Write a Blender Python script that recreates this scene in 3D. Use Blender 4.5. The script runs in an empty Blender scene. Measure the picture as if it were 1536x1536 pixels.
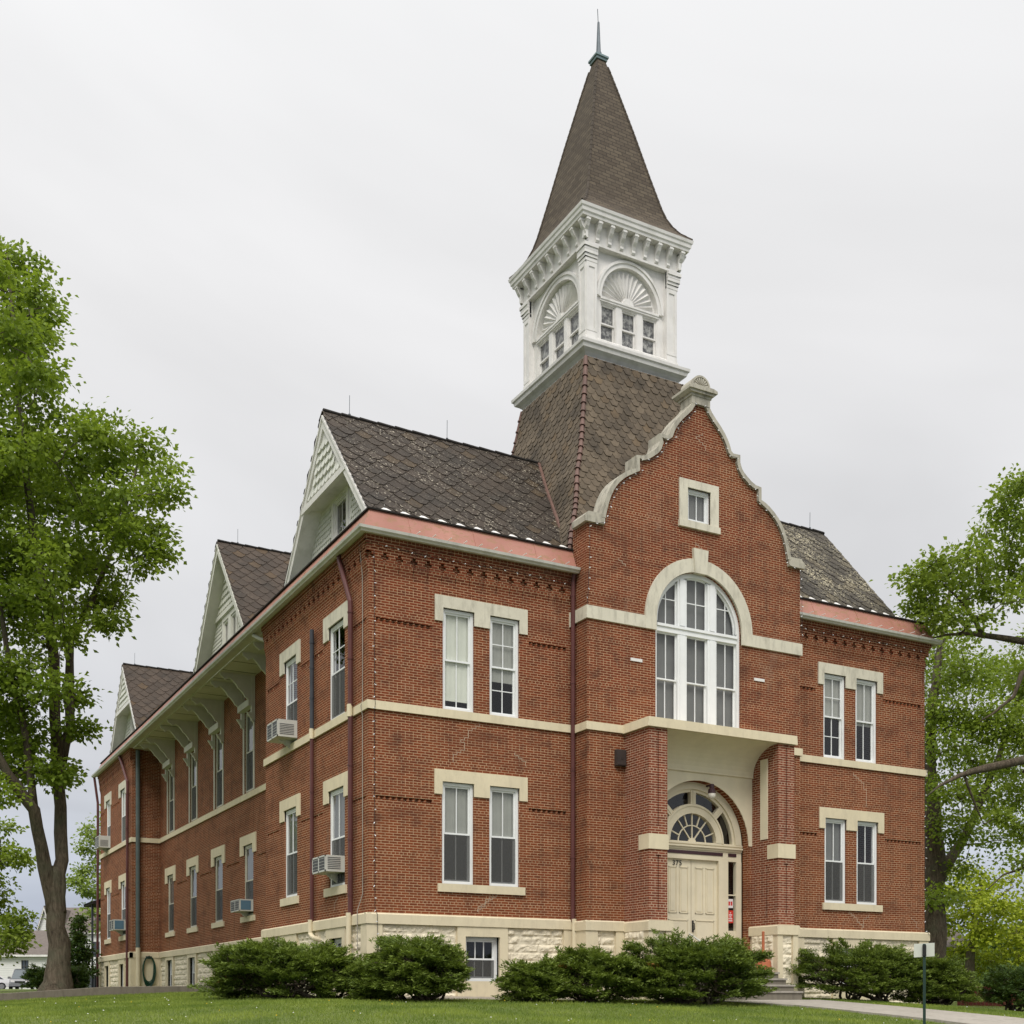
import bpy, math, random
import numpy as np
from mathutils import Vector, noise
from mathutils.geometry import tessellate_polygon
R = math.radians
sc = bpy.context.scene
col = sc.collection

# ---------------------------------------------------------------- camera
YAW = R(28.615); CAMX, CAMY = -9.494, -23.696
FPX = 1805.4; HORIZON = 1496.35
cam = bpy.data.cameras.new('camera'); camo = bpy.data.objects.new('camera', cam); col.objects.link(camo)
camo.location = (CAMX, CAMY, 0.0); camo.rotation_euler = (R(90), 0, -YAW)
cam.sensor_width = 36; cam.sensor_fit = 'HORIZONTAL'; cam.lens = FPX/1536*36
cam.shift_y = (HORIZON-768)/1536; cam.clip_end = 3000; cam.clip_start = .1
sc.camera = camo
sc.render.resolution_x = sc.render.resolution_y = 1024

# ---------------------------------------------------------------- light
SUN_EL, SUN_AZ = R(50), R(-36)      # azimuth measured from -Y towards -X
sd = bpy.data.lights.new('sun', 'SUN'); sd.energy = 2.1; sd.angle = R(25); sd.color = (1, .965, .91)
so = bpy.data.objects.new('sun', sd); col.objects.link(so)
sv = Vector((math.sin(SUN_AZ)*math.cos(SUN_EL), -math.cos(SUN_AZ)*math.cos(SUN_EL), math.sin(SUN_EL)))
so.rotation_euler = sv.to_track_quat('Z', 'Y').to_euler()
w = bpy.data.worlds.new('World'); sc.world = w; w.use_nodes = True
nt = w.node_tree; nt.nodes.clear()
def wn(t, **k):
    n = nt.nodes.new(t)
    for a, b in k.items(): setattr(n, a, b)
    return n
def wl(a, b): nt.links.new(a, b)
out = wn('ShaderNodeOutputWorld')
sky = wn('ShaderNodeTexSky', sky_type='NISHITA', sun_disc=False, sun_elevation=SUN_EL, sun_rotation=math.pi+SUN_AZ, air_density=1, dust_density=3)
bgs = wn('ShaderNodeBackground'); bgs.inputs[1].default_value = .05; wl(sky.outputs[0], bgs.inputs[0])
tc = wn('ShaderNodeTexCoord'); sep = wn('ShaderNodeSeparateXYZ'); wl(tc.outputs['Generated'], sep.inputs[0])
# cloud deck: project the direction on a flat layer so clouds flatten to the horizon
zc = wn('ShaderNodeMath', operation='MAXIMUM'); wl(sep.outputs[2], zc.inputs[0]); zc.inputs[1].default_value = 0.0
za = wn('ShaderNodeMath', operation='ADD'); wl(zc.outputs[0], za.inputs[0]); za.inputs[1].default_value = .16
dx = wn('ShaderNodeMath', operation='DIVIDE'); wl(sep.outputs[0], dx.inputs[0]); wl(za.outputs[0], dx.inputs[1])
dy = wn('ShaderNodeMath', operation='DIVIDE'); wl(sep.outputs[1], dy.inputs[0]); wl(za.outputs[0], dy.inputs[1])
cb = wn('ShaderNodeCombineXYZ'); wl(dx.outputs[0], cb.inputs[0]); wl(dy.outputs[0], cb.inputs[1])
nz = wn('ShaderNodeTexNoise'); nz.inputs['Scale'].default_value = .75; nz.inputs['Detail'].default_value = 5; nz.inputs['Roughness'].default_value = .5; nz.inputs['Distortion'].default_value = .6
wl(cb.outputs[0], nz.inputs['Vector'])
ramp = wn('ShaderNodeValToRGB'); wl(zc.outputs[0], ramp.inputs[0])
e = ramp.color_ramp.elements
e[0].position = 0; e[0].color = (.47, .52, .63, 1)
e[1].position = 1; e[1].color = (2.5, 2.48, 2.45, 1)
for p, c in ((.06, (.52, .57, .68)), (.11, (.61, .65, .73)), (.18, (.71, .725, .765)), (.27, (.80, .805, .825)), (.48, (.89, .885, .89)), (.64, (1.0, 1.0, 1.005)), (.80, (1.9, 1.88, 1.86))):
    k = e.new(p); k.color = (*c, 1)
mr = wn('ShaderNodeMapRange'); wl(nz.outputs[0], mr.inputs[0]); mr.inputs[1].default_value = .3; mr.inputs[2].default_value = .7; mr.inputs[3].default_value = .77; mr.inputs[4].default_value = 1.08
mul = wn('ShaderNodeVectorMath', operation='SCALE'); wl(ramp.outputs[0], mul.inputs[0]); wl(mr.outputs[0], mul.inputs['Scale'])
bgc = wn('ShaderNodeBackground'); wl(mul.outputs[0], bgc.inputs[0]); bgc.inputs[1].default_value = 1.0
mx = wn('ShaderNodeMixShader'); mx.inputs[0].default_value = .92; wl(bgs.outputs[0], mx.inputs[1]); wl(bgc.outputs[0], mx.inputs[2])
wl(mx.outputs[0], out.inputs[0])
sc.view_settings.view_transform = 'Standard'; sc.view_settings.look = 'None'
sc.view_settings.exposure = 0.1; sc.view_settings.gamma = 1

# ---------------------------------------------------------------- materials
class NT:
    def __init__(s, name):
        s.m = bpy.data.materials.new(name); s.m.use_nodes = True; s.t = s.m.node_tree
        s.b = s.t.nodes['Principled BSDF']; s.o = s.t.nodes['Material Output']
    def n(s, t, **k):
        n = s.t.nodes.new(t)
        for a, b in k.items(): setattr(n, a, b)
        return n
    def l(s, a, b): s.t.links.new(a, b)
    def val(s, sock, v):
        if hasattr(v, 'links'): s.l(v, sock)
        else: sock.default_value = v
    def math(s, op, a, b=0.0, c=None):
        n = s.n('ShaderNodeMath', operation=op); s.val(n.inputs[0], a); s.val(n.inputs[1], b)
        if c is not None: s.val(n.inputs[2], c)
        return n.outputs[0]
    def noise(s, scale, detail=3, vec=None, rough=.5, dist=0):
        n = s.n('ShaderNodeTexNoise'); n.inputs['Scale'].default_value = scale; n.inputs['Detail'].default_value = detail
        n.inputs['Roughness'].default_value = rough; n.inputs['Distortion'].default_value = dist
        if vec is not None: s.l(vec, n.inputs['Vector'])
        return n.outputs['Fac']
    def rng(s, v, a, b, c, d):
        n = s.n('ShaderNodeMapRange'); s.val(n.inputs[0], v)
        for i, x in enumerate((a, b, c, d)): n.inputs[i+1].default_value = x
        return n.outputs[0]
    def mix(s, f, a, b, bt='MIX'):
        n = s.n('ShaderNodeMix', data_type='RGBA', blend_type=bt); s.val(n.inputs[0], f)
        for i, v in ((6, a), (7, b)):
            if isinstance(v, tuple): n.inputs[i].default_value = (*v[:3], 1)
            else: s.l(v, n.inputs[i])
        return n.outputs[2]
    def obj(s): return s.n('ShaderNodeTexCoord').outputs['Object']
    def bump(s, h, strength=.3, dist=.02):
        n = s.n('ShaderNodeBump'); n.inputs['Strength'].default_value = strength; n.inputs['Distance'].default_value = dist
        s.l(h, n.inputs['Height']); s.l(n.outputs[0], s.b.inputs['Normal'])
    def fin(s, c, rough=.8, spec=.3, metal=0):
        if isinstance(c, tuple): s.b.inputs['Base Color'].default_value = (*c, 1)
        else: s.l(c, s.b.inputs['Base Color'])
        s.val(s.b.inputs['Roughness'], rough); s.b.inputs['Specular IOR Level'].default_value = spec; s.b.inputs['Metallic'].default_value = metal
        return s.m
def paint(name, c, rough=.55, var=.12, scale=2.5, spec=.3, metal=0, dirt=None, dirtamt=.0, bump=.08):
    t = NT(name); v = t.obj()
    n = t.noise(scale, 5, v, .6)
    k = tuple(x*(1-var*1.6) for x in c)
    cc = t.mix(t.rng(n, .3, .7, 0, 1), k, tuple(min(1, x*(1+var*.4)) for x in c))
    if dirt:
        mp = t.n('ShaderNodeMapping'); t.l(v, mp.inputs[0]); mp.inputs['Scale'].default_value = (2.2, 2.2, .7)
        cc = t.mix(t.rng(t.noise(1.6, 6, mp.outputs[0], .65), .5, .75, 0, dirtamt), cc, dirt)
    if bump: t.bump(t.noise(40, 3, v), bump, .01)
    return t.fin(cc, rough, spec, metal)
M = {}
def brick(name='brick', pier=False):
    t = NT(name); v = t.obj(); s = t.n('ShaderNodeSeparateXYZ'); t.l(v, s.inputs[0])
    g = t.n('ShaderNodeNewGeometry'); ns = t.n('ShaderNodeSeparateXYZ'); t.l(g.outputs['True Normal'], ns.inputs[0])
    side = t.math('GREATER_THAN', t.math('ABSOLUTE', ns.outputs[0]), .6)
    u = t.math('ADD', t.math('MULTIPLY', s.outputs[1], side), t.math('MULTIPLY', s.outputs[0], t.math('SUBTRACT', 1.0, side)))
    c = t.n('ShaderNodeCombineXYZ'); t.l(u, c.inputs[0]); t.l(s.outputs[2], c.inputs[1])
    wob = t.n('ShaderNodeVectorMath', operation='ADD'); t.l(c.outputs[0], wob.inputs[0])
    wn_ = t.n('ShaderNodeTexNoise'); wn_.inputs['Scale'].default_value = 4; t.l(v, wn_.inputs['Vector'])
    sc_ = t.n('ShaderNodeVectorMath', operation='SCALE'); t.l(wn_.outputs['Color'], sc_.inputs[0]); sc_.inputs['Scale'].default_value = .008
    t.l(sc_.outputs[0], wob.inputs[1])
    def bt(c1, c2, mo, bias=0, ms=.0055):
        b = t.n('ShaderNodeTexBrick', offset=.5, squash=.5, squash_frequency=9)
        b.inputs['Scale'].default_value = 1; b.inputs['Brick Width'].default_value = .186; b.inputs['Row Height'].default_value = .0565
        b.inputs['Mortar Size'].default_value = ms; b.inputs['Mortar Smooth'].default_value = .3; b.inputs['Bias'].default_value = bias
        b.inputs['Color1'].default_value = (*c1, 1); b.inputs['Color2'].default_value = (*c2, 1); b.inputs['Mortar'].default_value = (*mo, 1)
        t.l(wob.outputs[0], b.inputs['Vector']); return b
    b = bt((.180, .040, .016), (.088, .023, .012), (.50, .33, .20), -.3, .0068)
    # patches of redder and browner brick, rain streaks and pale efflorescence
    big = t.noise(.45, 4, v, .6); mid = t.noise(2.3, 4, v, .6)
    cc = t.mix(t.math('MAXIMUM', t.rng(big, .42, .64, 0, .6), t.math('MULTIPLY', t.rng(s.outputs[2], 3.5, 8.5, .85, 0), t.rng(mid, .3, .6, .4, 1))), b.outputs['Color'], bt((.220, .066, .023), (.130, .040, .017), (.54, .37, .23), -.3, .0068).outputs['Color'])
    cc = t.mix(t.rng(mid, .52, .72, 0, .5), cc, (.045, .024, .020))
    mq = t.n('ShaderNodeMapping'); t.l(v, mq.inputs[0]); mq.inputs['Scale'].default_value = (.5, .5, 2.0)
    cc = t.mix(t.rng(t.noise(1.1, 5, mq.outputs[0], .6), .50, .72, 0, .45), cc, (.075, .030, .020))
    mp = t.n('ShaderNodeMapping'); t.l(v, mp.inputs[0]); mp.inputs['Scale'].default_value = (1, 1, .3)
    cc = t.mix(t.rng(t.noise(1.3, 6, mp.outputs[0], .7), .60, .85, 0, .28), cc, (.50, .38, .28))
    cc = t.mix(t.rng(t.noise(9, 2, v), .3, .7, .0, .2), cc, (.22, .055, .022), 'MIX')
    if pier:    # patched piers: pinker brick in pale mortar
        cc = t.mix(.6, cc, bt((.235, .062, .034), (.125, .034, .022), (.56, .42, .31), -.2, .0078).outputs['Color'])
    # rain and soot streaks
    mr_ = t.n('ShaderNodeMapping'); t.l(v, mr_.inputs[0]); mr_.inputs['Scale'].default_value = (2.6, 2.6, .22)
    cc = t.mix(t.rng(t.noise(1.7, 5, mr_.outputs[0], .6), .53, .78, 0, .42), cc, (.05, .026, .02))
    t.bump(t.math('SUBTRACT', 1.0, b.outputs['Fac']), .5, .01)
    return t.fin(cc, .9, .15)
M['brick'] = brick(); M['pier_brick'] = brick('pier_brick', True)
def stone(name, c, dirt, amt, joint=True):
    t = NT(name); v = t.obj()
    n1 = t.noise(1.2, 6, v, .6); n2 = t.noise(14, 4, v, .6)
    cc = t.mix(t.rng(n1, .35, .7, 0, 1), c, tuple(x*.88 for x in c))
    mp = t.n('ShaderNodeMapping'); t.l(v, mp.inputs[0]); mp.inputs['Scale'].default_value = (3, 3, .8)
    cc = t.mix(t.rng(t.noise(2.0, 7, mp.outputs[0], .7), .48, .72, 0, amt), cc, dirt)
    cc = t.mix(t.rng(n2, .55, .8, 0, .25), cc, tuple(x*.7 for x in c))
    t.bump(t.noise(30, 4, v), .15, .01)
    return t.fin(cc, .8, .25)
M['cream'] = stone('cream_painted_stone', (.72, .63, .445), (.42, .36, .26), .35)
M['lime'] = stone('limestone', (.66, .62, .50), (.26, .24, .19), .6)
M['coping'] = stone('weathered_coping', (.46, .43, .35), (.10, .095, .08), .85)
M['rock'] = stone('cream_rock_face', (.76, .68, .52), (.44, .37, .26), .35)
M['concrete'] = stone('concrete', (.36, .33, .285), (.16, .145, .12), .6)
M['cwood'] = paint('cream_painted_wood', (.73, .655, .485), .5, .06)
M['swood'] = paint('sage_painted_wood', (.58, .555, .46), .55, .08)
M['gable_paint'] = paint('pale_sage_gable_paint', (.68, .67, .60), .55, .08)
M['white'] = paint('white_painted_wood', (.75, .73, .695), .5, .08, dirt=(.40, .39, .33), dirtamt=.45)
M['vinyl'] = paint('white_window_frame', (.80, .81, .80), .4, .04, bump=0)
M['gutter'] = paint('painted_gutter', (.58, .565, .51), .4, .1, dirt=(.30, .29, .25), dirtamt=.5)
M['purple'] = paint('maroon_pipe_paint', (.115, .042, .038), .35, .15)
M['dark_pipe'] = paint('dark_grey_pipe', (.05, .055, .065), .4, .15)
M['grey_pipe'] = paint('grey_green_pipe', (.10, .125, .12), .4, .15)
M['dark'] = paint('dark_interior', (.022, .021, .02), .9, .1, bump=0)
M['black'] = paint('black_metal', (.02, .02, .02), .5, .1, bump=0)
M['green_metal'] = paint('dark_green_metal', (.02, .045, .035), .45, .1)
M['signback'] = paint('aluminium_sign_back', (.62, .63, .56), .4, .05, metal=.2)
M['orange'] = paint('terracotta_plastic', (.42, .13, .06), .5, .08)
M['hose'] = paint('green_hose', (.012, .055, .032), .45, .1, bump=0)
M['acwhite'] = paint('air_conditioner_case', (.55, .55, .50), .45, .06, bump=0)
M['acdark'] = paint('air_conditioner_coil', (.09, .09, .095), .6, .2, bump=0)
M['acblue'] = paint('blue_metal_side', (.10, .19, .26), .45, .1, bump=0)
M['redsign'] = paint('red_paper', (.60, .045, .03), .6, .05, bump=0)
M['paper'] = paint('white_paper', (.75, .70, .70), .6, .05, bump=0)
M['bulb'] = paint('white_bulb', (.85, .85, .85), .25, .02, bump=0)
M['bronze'] = paint('bronze_lamp', (.055, .025, .03), .4, .1, bump=0)
M['boxmetal'] = paint('dark_box_metal', (.055, .042, .038), .6, .2)
M['lampglass'] = paint('frosted_lamp_glass', (.68, .64, .56), .3, .05, bump=0)
M['blind'] = paint('pale_blind', (.66, .67, .59), .7, .05, bump=0)
M['midblind'] = paint('mid_grey_blind', (.33, .33, .30), .7, .08, bump=0)
def dirt_and_reflection():
    t = NT('dirt_and_reflection_pane'); v = t.obj(); n = t.noise(9, 5, v, .7)  # grey blotches: pane dirt together with pale reflections put into the colour
    return t.fin(t.mix(t.rng(n, .42, .62, 0, 1), (.06, .06, .065), (.42, .41, .39)), .7, .2)
M['dirt_and_reflection'] = dirt_and_reflection()
M['greyblind'] = paint('grey_blind', (.17, .17, .165), .8, .1, bump=0)
M['screen'] = paint('insect_screen', (.085, .09, .092), .7, .1, bump=0)
def screen():
    t = NT('insect_screen'); t.fin((.095, .095, .092), .8, .1)
    tr = t.n('ShaderNodeBsdfTransparent'); m = t.n('ShaderNodeMixShader'); m.inputs[0].default_value = .34
    t.l(t.b.outputs[0], m.inputs[1]); t.l(tr.outputs[0], m.inputs[2]); t.l(m.outputs[0], t.o.inputs[0]); return t.m
M['screen'] = screen()
M['finial'] = paint('lead_finial', (.13, .15, .165), .45, .2, metal=.4)
M['verdigris'] = paint('verdigris_copper', (.20, .27, .28), .6, .2)
M['spirecap'] = paint('spire_hip_shingle', (.085, .068, .052), .9, .25, bump=0)
M['hipcap'] = paint('hip_cap_metal', (.155, .085, .065), .5, .2)
M['bark'] = None
def skirt():
    t = NT('red_metal_skirt'); v = t.obj()
    cc = t.mix(t.rng(t.noise(.9, 4, v, .5), .35, .7, 0, 1), (.42, .200, .150), (.34, .150, .112))
    mp = t.n('ShaderNodeMapping'); t.l(v, mp.inputs[0]); mp.inputs['Scale'].default_value = (1.5, 1.5, 3)
    f = t.rng(t.noise(3.5, 8, mp.outputs[0], .75), .535, .575, 0, .8)
    cc = t.mix(f, cc, (.30, .17, .09))
    cc = t.mix(t.rng(t.noise(2.2, 6, v, .65), .5, .75, 0, .4), cc, (.30, .10, .075))
    return t.fin(cc, .5, .3)
M['skirt'] = skirt()
def slate(name, base, warm, lichen, amt, thr=.66):
    t = NT(name); v = t.obj()
    a = t.n('ShaderNodeAttribute'); a.attribute_name = 'tint'
    s = t.n('ShaderNodeSeparateColor'); t.l(a.outputs['Color'], s.inputs[0])
    cc = t.mix(s.outputs[0], tuple(x*.78 for x in base), tuple(x*1.25 for x in base))
    cc = t.mix(t.math('MULTIPLY', t.math('GREATER_THAN', s.outputs[1], .93), .7), cc, warm)
    cc = t.mix(t.rng(t.noise(6, 5, v, .7), .35, .7, 0, .45), cc, tuple(x*.45 for x in base))
    n = t.noise(17, 5, v, .7); g = t.noise(.8, 3, v, .6)
    cc = t.mix(t.math('MULTIPLY', t.rng(n, thr-.03, thr+.03, 0, 1), t.rng(g, .42, .60, .15, amt)), cc, lichen)
    cc = t.mix(t.rng(t.noise(1.1, 5, v, .65), .48, .68, 0, .6), cc, (.020, .017, .013))
    t.bump(t.noise(22, 4, v), .25, .01)
    return t.fin(cc, .75, .3)
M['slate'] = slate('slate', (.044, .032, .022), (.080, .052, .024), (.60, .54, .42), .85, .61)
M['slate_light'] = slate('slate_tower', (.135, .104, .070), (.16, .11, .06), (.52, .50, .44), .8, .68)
M['slate_lichen'] = slate('slate_lichened', (.042, .034, .025), (.09, .07, .04), (.46, .41, .28), 1.0, .54)
M['slate_brown'] = slate('slate_brown', (.062, .044, .031), (.10, .062, .028), (.42, .38, .30), .5, .66)
M['slate_bed'] = paint('slate_bed', (.022, .019, .016), .9, .2, bump=0)
def spire():
    t = NT('spire_shingle'); uv = t.n('ShaderNodeUVMap'); v = t.obj()
    b = t.n('ShaderNodeTexBrick', offset=.5); b.inputs['Scale'].default_value = 1; b.inputs['Brick Width'].default_value = .26; b.inputs['Row Height'].default_value = .115
    b.inputs['Mortar Size'].default_value = .011; b.inputs['Mortar Smooth'].default_value = .4; b.inputs['Bias'].default_value = -.1
    b.inputs['Color1'].default_value = (.118, .094, .066, 1); b.inputs['Color2'].default_value = (.070, .054, .039, 1); b.inputs['Mortar'].default_value = (.040, .033, .026, 1)
    t.l(uv.outputs[0], b.inputs['Vector'])
    cc = t.mix(t.rng(t.noise(2, 5, v), .4, .7, 0, .4), b.outputs['Color'], (.075, .06, .045))
    t.bump(t.math('SUBTRACT', 1.0, b.outputs['Fac']), .6, .02)
    return t.fin(cc, .85, .2)
M['spire'] = spire()
def glass(name, ior=1.75, tint=(.97, .98, .97)):
    t = NT(name); t.t.nodes.remove(t.b)
    v = t.obj(); bp = t.n('ShaderNodeBump'); bp.inputs['Strength'].default_value = .12; bp.inputs['Distance'].default_value = .03
    t.l(t.noise(1.4, 2, v), bp.inputs['Height'])
    f = t.n('ShaderNodeFresnel'); gb = t.n('ShaderNodeNewGeometry'); t.l(t.math('POWER', ior, t.math('SUBTRACT', 1.0, t.math('MULTIPLY', gb.outputs['Backfacing'], 2.0))), f.inputs[0]); t.l(bp.outputs[0], f.inputs['Normal'])
    g = t.n('ShaderNodeBsdfGlossy'); g.inputs['Roughness'].default_value = .02; t.l(bp.outputs[0], g.inputs['Normal'])
    tr = t.n('ShaderNodeBsdfTransparent'); tr.inputs[0].default_value = (*tint, 1)
    m = t.n('ShaderNodeMixShader'); t.l(f.outputs[0], m.inputs[0]); t.l(tr.outputs[0], m.inputs[1]); t.l(g.outputs[0], m.inputs[2])
    t.l(m.outputs[0], t.o.inputs[0]); return t.m
M['glass'] = glass('window_glass', 1.65)
def shingle(name, c):
    t = NT(name); v = t.obj()
    a = t.n('ShaderNodeAttribute'); a.attribute_name = 'tint'
    s = t.n('ShaderNodeSeparateColor'); t.l(a.outputs['Color'], s.inputs[0])
    cc = t.mix(s.outputs[0], tuple(x*.86 for x in c), c)
    return t.fin(cc, .6, .3)
M['fish'] = shingle('white_fish_scale', (.68, .68, .62))
M['fish_sage'] = shingle('sage_fish_scale', (.66, .655, .58))
def bark(name, c):
    t = NT(name); v = t.obj(); mp = t.n('ShaderNodeMapping'); t.l(v, mp.inputs[0]); mp.inputs['Scale'].default_value = (1, 1, .22)
    n = t.noise(15, 6, mp.outputs[0], .75, .6); g = t.noise(2.2, 4, v, .6)
    cc = t.mix(t.rng(n, .35, .65, 0, 1), tuple(x*.38 for x in c), tuple(x*1.25 for x in c))
    cc = t.mix(t.rng(g, .45, .7, 0, .5), cc, (.10, .11, .07))
    t.bump(n, .9, .06); return t.fin(cc, .95, .1)
M['bark'] = bark('bark', (.125, .100, .072))
M['twig'] = bark('shrub_wood', (.11, .085, .06))
def leaf(name, c1, c2, c3=None, trans=.35, rough=.55):
    t = NT(name)
    a = t.n('ShaderNodeAttribute'); a.attribute_name = 'tint'
    s = t.n('ShaderNodeSeparateColor'); t.l(a.outputs['Color'], s.inputs[0])
    cc = t.mix(s.outputs[0], c1, c2)
    if c3: cc = t.mix(t.math('GREATER_THAN', s.outputs[1], .985), cc, c3)
    t.fin(cc, rough, .25)
    tr = t.n('ShaderNodeBsdfTranslucent'); t.l(t.mix(.5, cc, (.32, .44, .03)), tr.inputs[0])
    m = t.n('ShaderNodeMixShader'); m.inputs[0].default_value = trans; t.l(t.b.outputs[0], m.inputs[1]); t.l(tr.outputs[0], m.inputs[2])
    t.l(m.outputs[0], t.o.inputs[0]); return t.m
M['leaf_maple'] = leaf('maple_leaf', (.105, .170, .018), (.260, .345, .040), None, .42)
M['leaf_right'] = leaf('fresh_leaf', (.120, .185, .022), (.265, .34, .045), None, .42)
M['leaf_lime'] = leaf('lime_leaf', (.22, .28, .012), (.36, .40, .03))
M['leaf_pale'] = leaf('pale_leaf', (.19, .27, .05), (.30, .38, .09))
M['leaf_far'] = leaf('far_leaf', (.075, .125, .03), (.12, .18, .045))
M['juniper'] = leaf('juniper_needle', (.042, .078, .015), (.180, .235, .040), (.22, .11, .03), .2)
M['yew'] = leaf('dark_yew_needle', (.022, .050, .012), (.065, .110, .022), None, .12)
M['grassblade'] = leaf('grass_blade', (.105, .165, .026), (.270, .330, .060), None, .3)
M['flower'] = paint('dandelion', (.75, .50, .02), .6, .05, bump=0)
M['clover'] = paint('white_clover', (.75, .75, .70), .6, .05, bump=0)
def ground():
    t = NT('lawn'); v = t.obj()
    cc = t.mix(t.rng(t.noise(.5, 6, v, .65), .35, .65, 0, 1), (.085, .115, .035), (.150, .180, .055))
    cc = t.mix(t.rng(t.noise(6, 6, v, .7), .5, .75, 0, .55), cc, (.045, .065, .016))
    t.bump(t.noise(30, 5, v), .6, .03); return t.fin(cc, .95, .1)
M['lawn'] = ground()
M['kerb'] = stone('kerb_concrete', (.19, .165, .13), (.09, .08, .06), .7)
M['step'] = stone('step_concrete', (.20, .178, .14), (.10, .09, .07), .6)
M['repair'] = paint('mortar_repair', (.48, .37, .27), .9, .1, bump=0)
M['mulch'] = stone('pea_gravel', (.34, .30, .25), (.14, .12, .095), .8)
M['asphalt'] = stone('asphalt', (.075, .075, .078), (.05, .05, .05), .4)
M['siding'] = None
def siding():
    t = NT('white_siding'); v = t.obj(); s = t.n('ShaderNodeSeparateXYZ'); t.l(v, s.inputs[0])
    fr = t.math('FRACT', t.math('MULTIPLY', s.outputs[2], 5.0))
    cc = t.mix(t.math('LESS_THAN', fr, .12), (.74, .74, .72), (.50, .50, .49)); t.bump(fr, .4, .03)
    return t.fin(cc, .5, .3)
M['siding'] = siding()
M['asphshingle'] = paint('asphalt_shingles', (.155, .13, .115), .9, .15, 3)
M['redfence'] = paint('red_stained_board', (.15, .035, .028), .7, .2, 5)
M['silver'] = paint('silver_car_paint', (.28, .28, .28), .3, .03, metal=.6, bump=0)
M['whitecar'] = paint('white_car_paint', (.70, .70, .70), .3, .03, bump=0)
M['carglass'] = paint('car_glass', (.05, .07, .08), .08, .05, spec=.9, bump=0)
M['tyre'] = paint('tyre_rubber', (.02, .02, .02), .8, .05, bump=0)
M['rim'] = paint('alloy_rim', (.5, .5, .5), .3, .05, metal=.7, bump=0)
M['lens'] = paint('lamp_lens', (.75, .72, .68), .15, .05, bump=0)
M['redlens'] = paint('red_lens', (.45, .03, .02), .2, .05, bump=0)

# ---------------------------------------------------------------- mesh helpers
class Fr:
    """a facade frame: s along the wall, o outwards, z up"""
    def __init__(f, O, u, n): f.O = Vector(O); f.u = Vector(u); f.n = Vector(n)
    def p(f, s, o, z): return f.O + f.u*s + f.n*o + Vector((0, 0, z))
FRONT = Fr((0, 0, 0), (1, 0, 0), (0, -1, 0))
LEFT = Fr((0, 0, 0), (0, 1, 0), (-1, 0, 0))
RECESS = Fr((1.09, 0, 0), (0, 1, 0), (-1, 0, 0))
RETURN = Fr((0, 24.73, 0), (1, 0, 0), (0, -1, 0))
RIGHT = Fr((16.4, 0, 0), (0, 1, 0), (1, 0, 0))
BACK = Fr((0, 31.6, 0), (1, 0, 0), (0, 1, 0))
WORLD = Fr((0, 0, 0), (1, 0, 0), (0, 1, 0))

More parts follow.
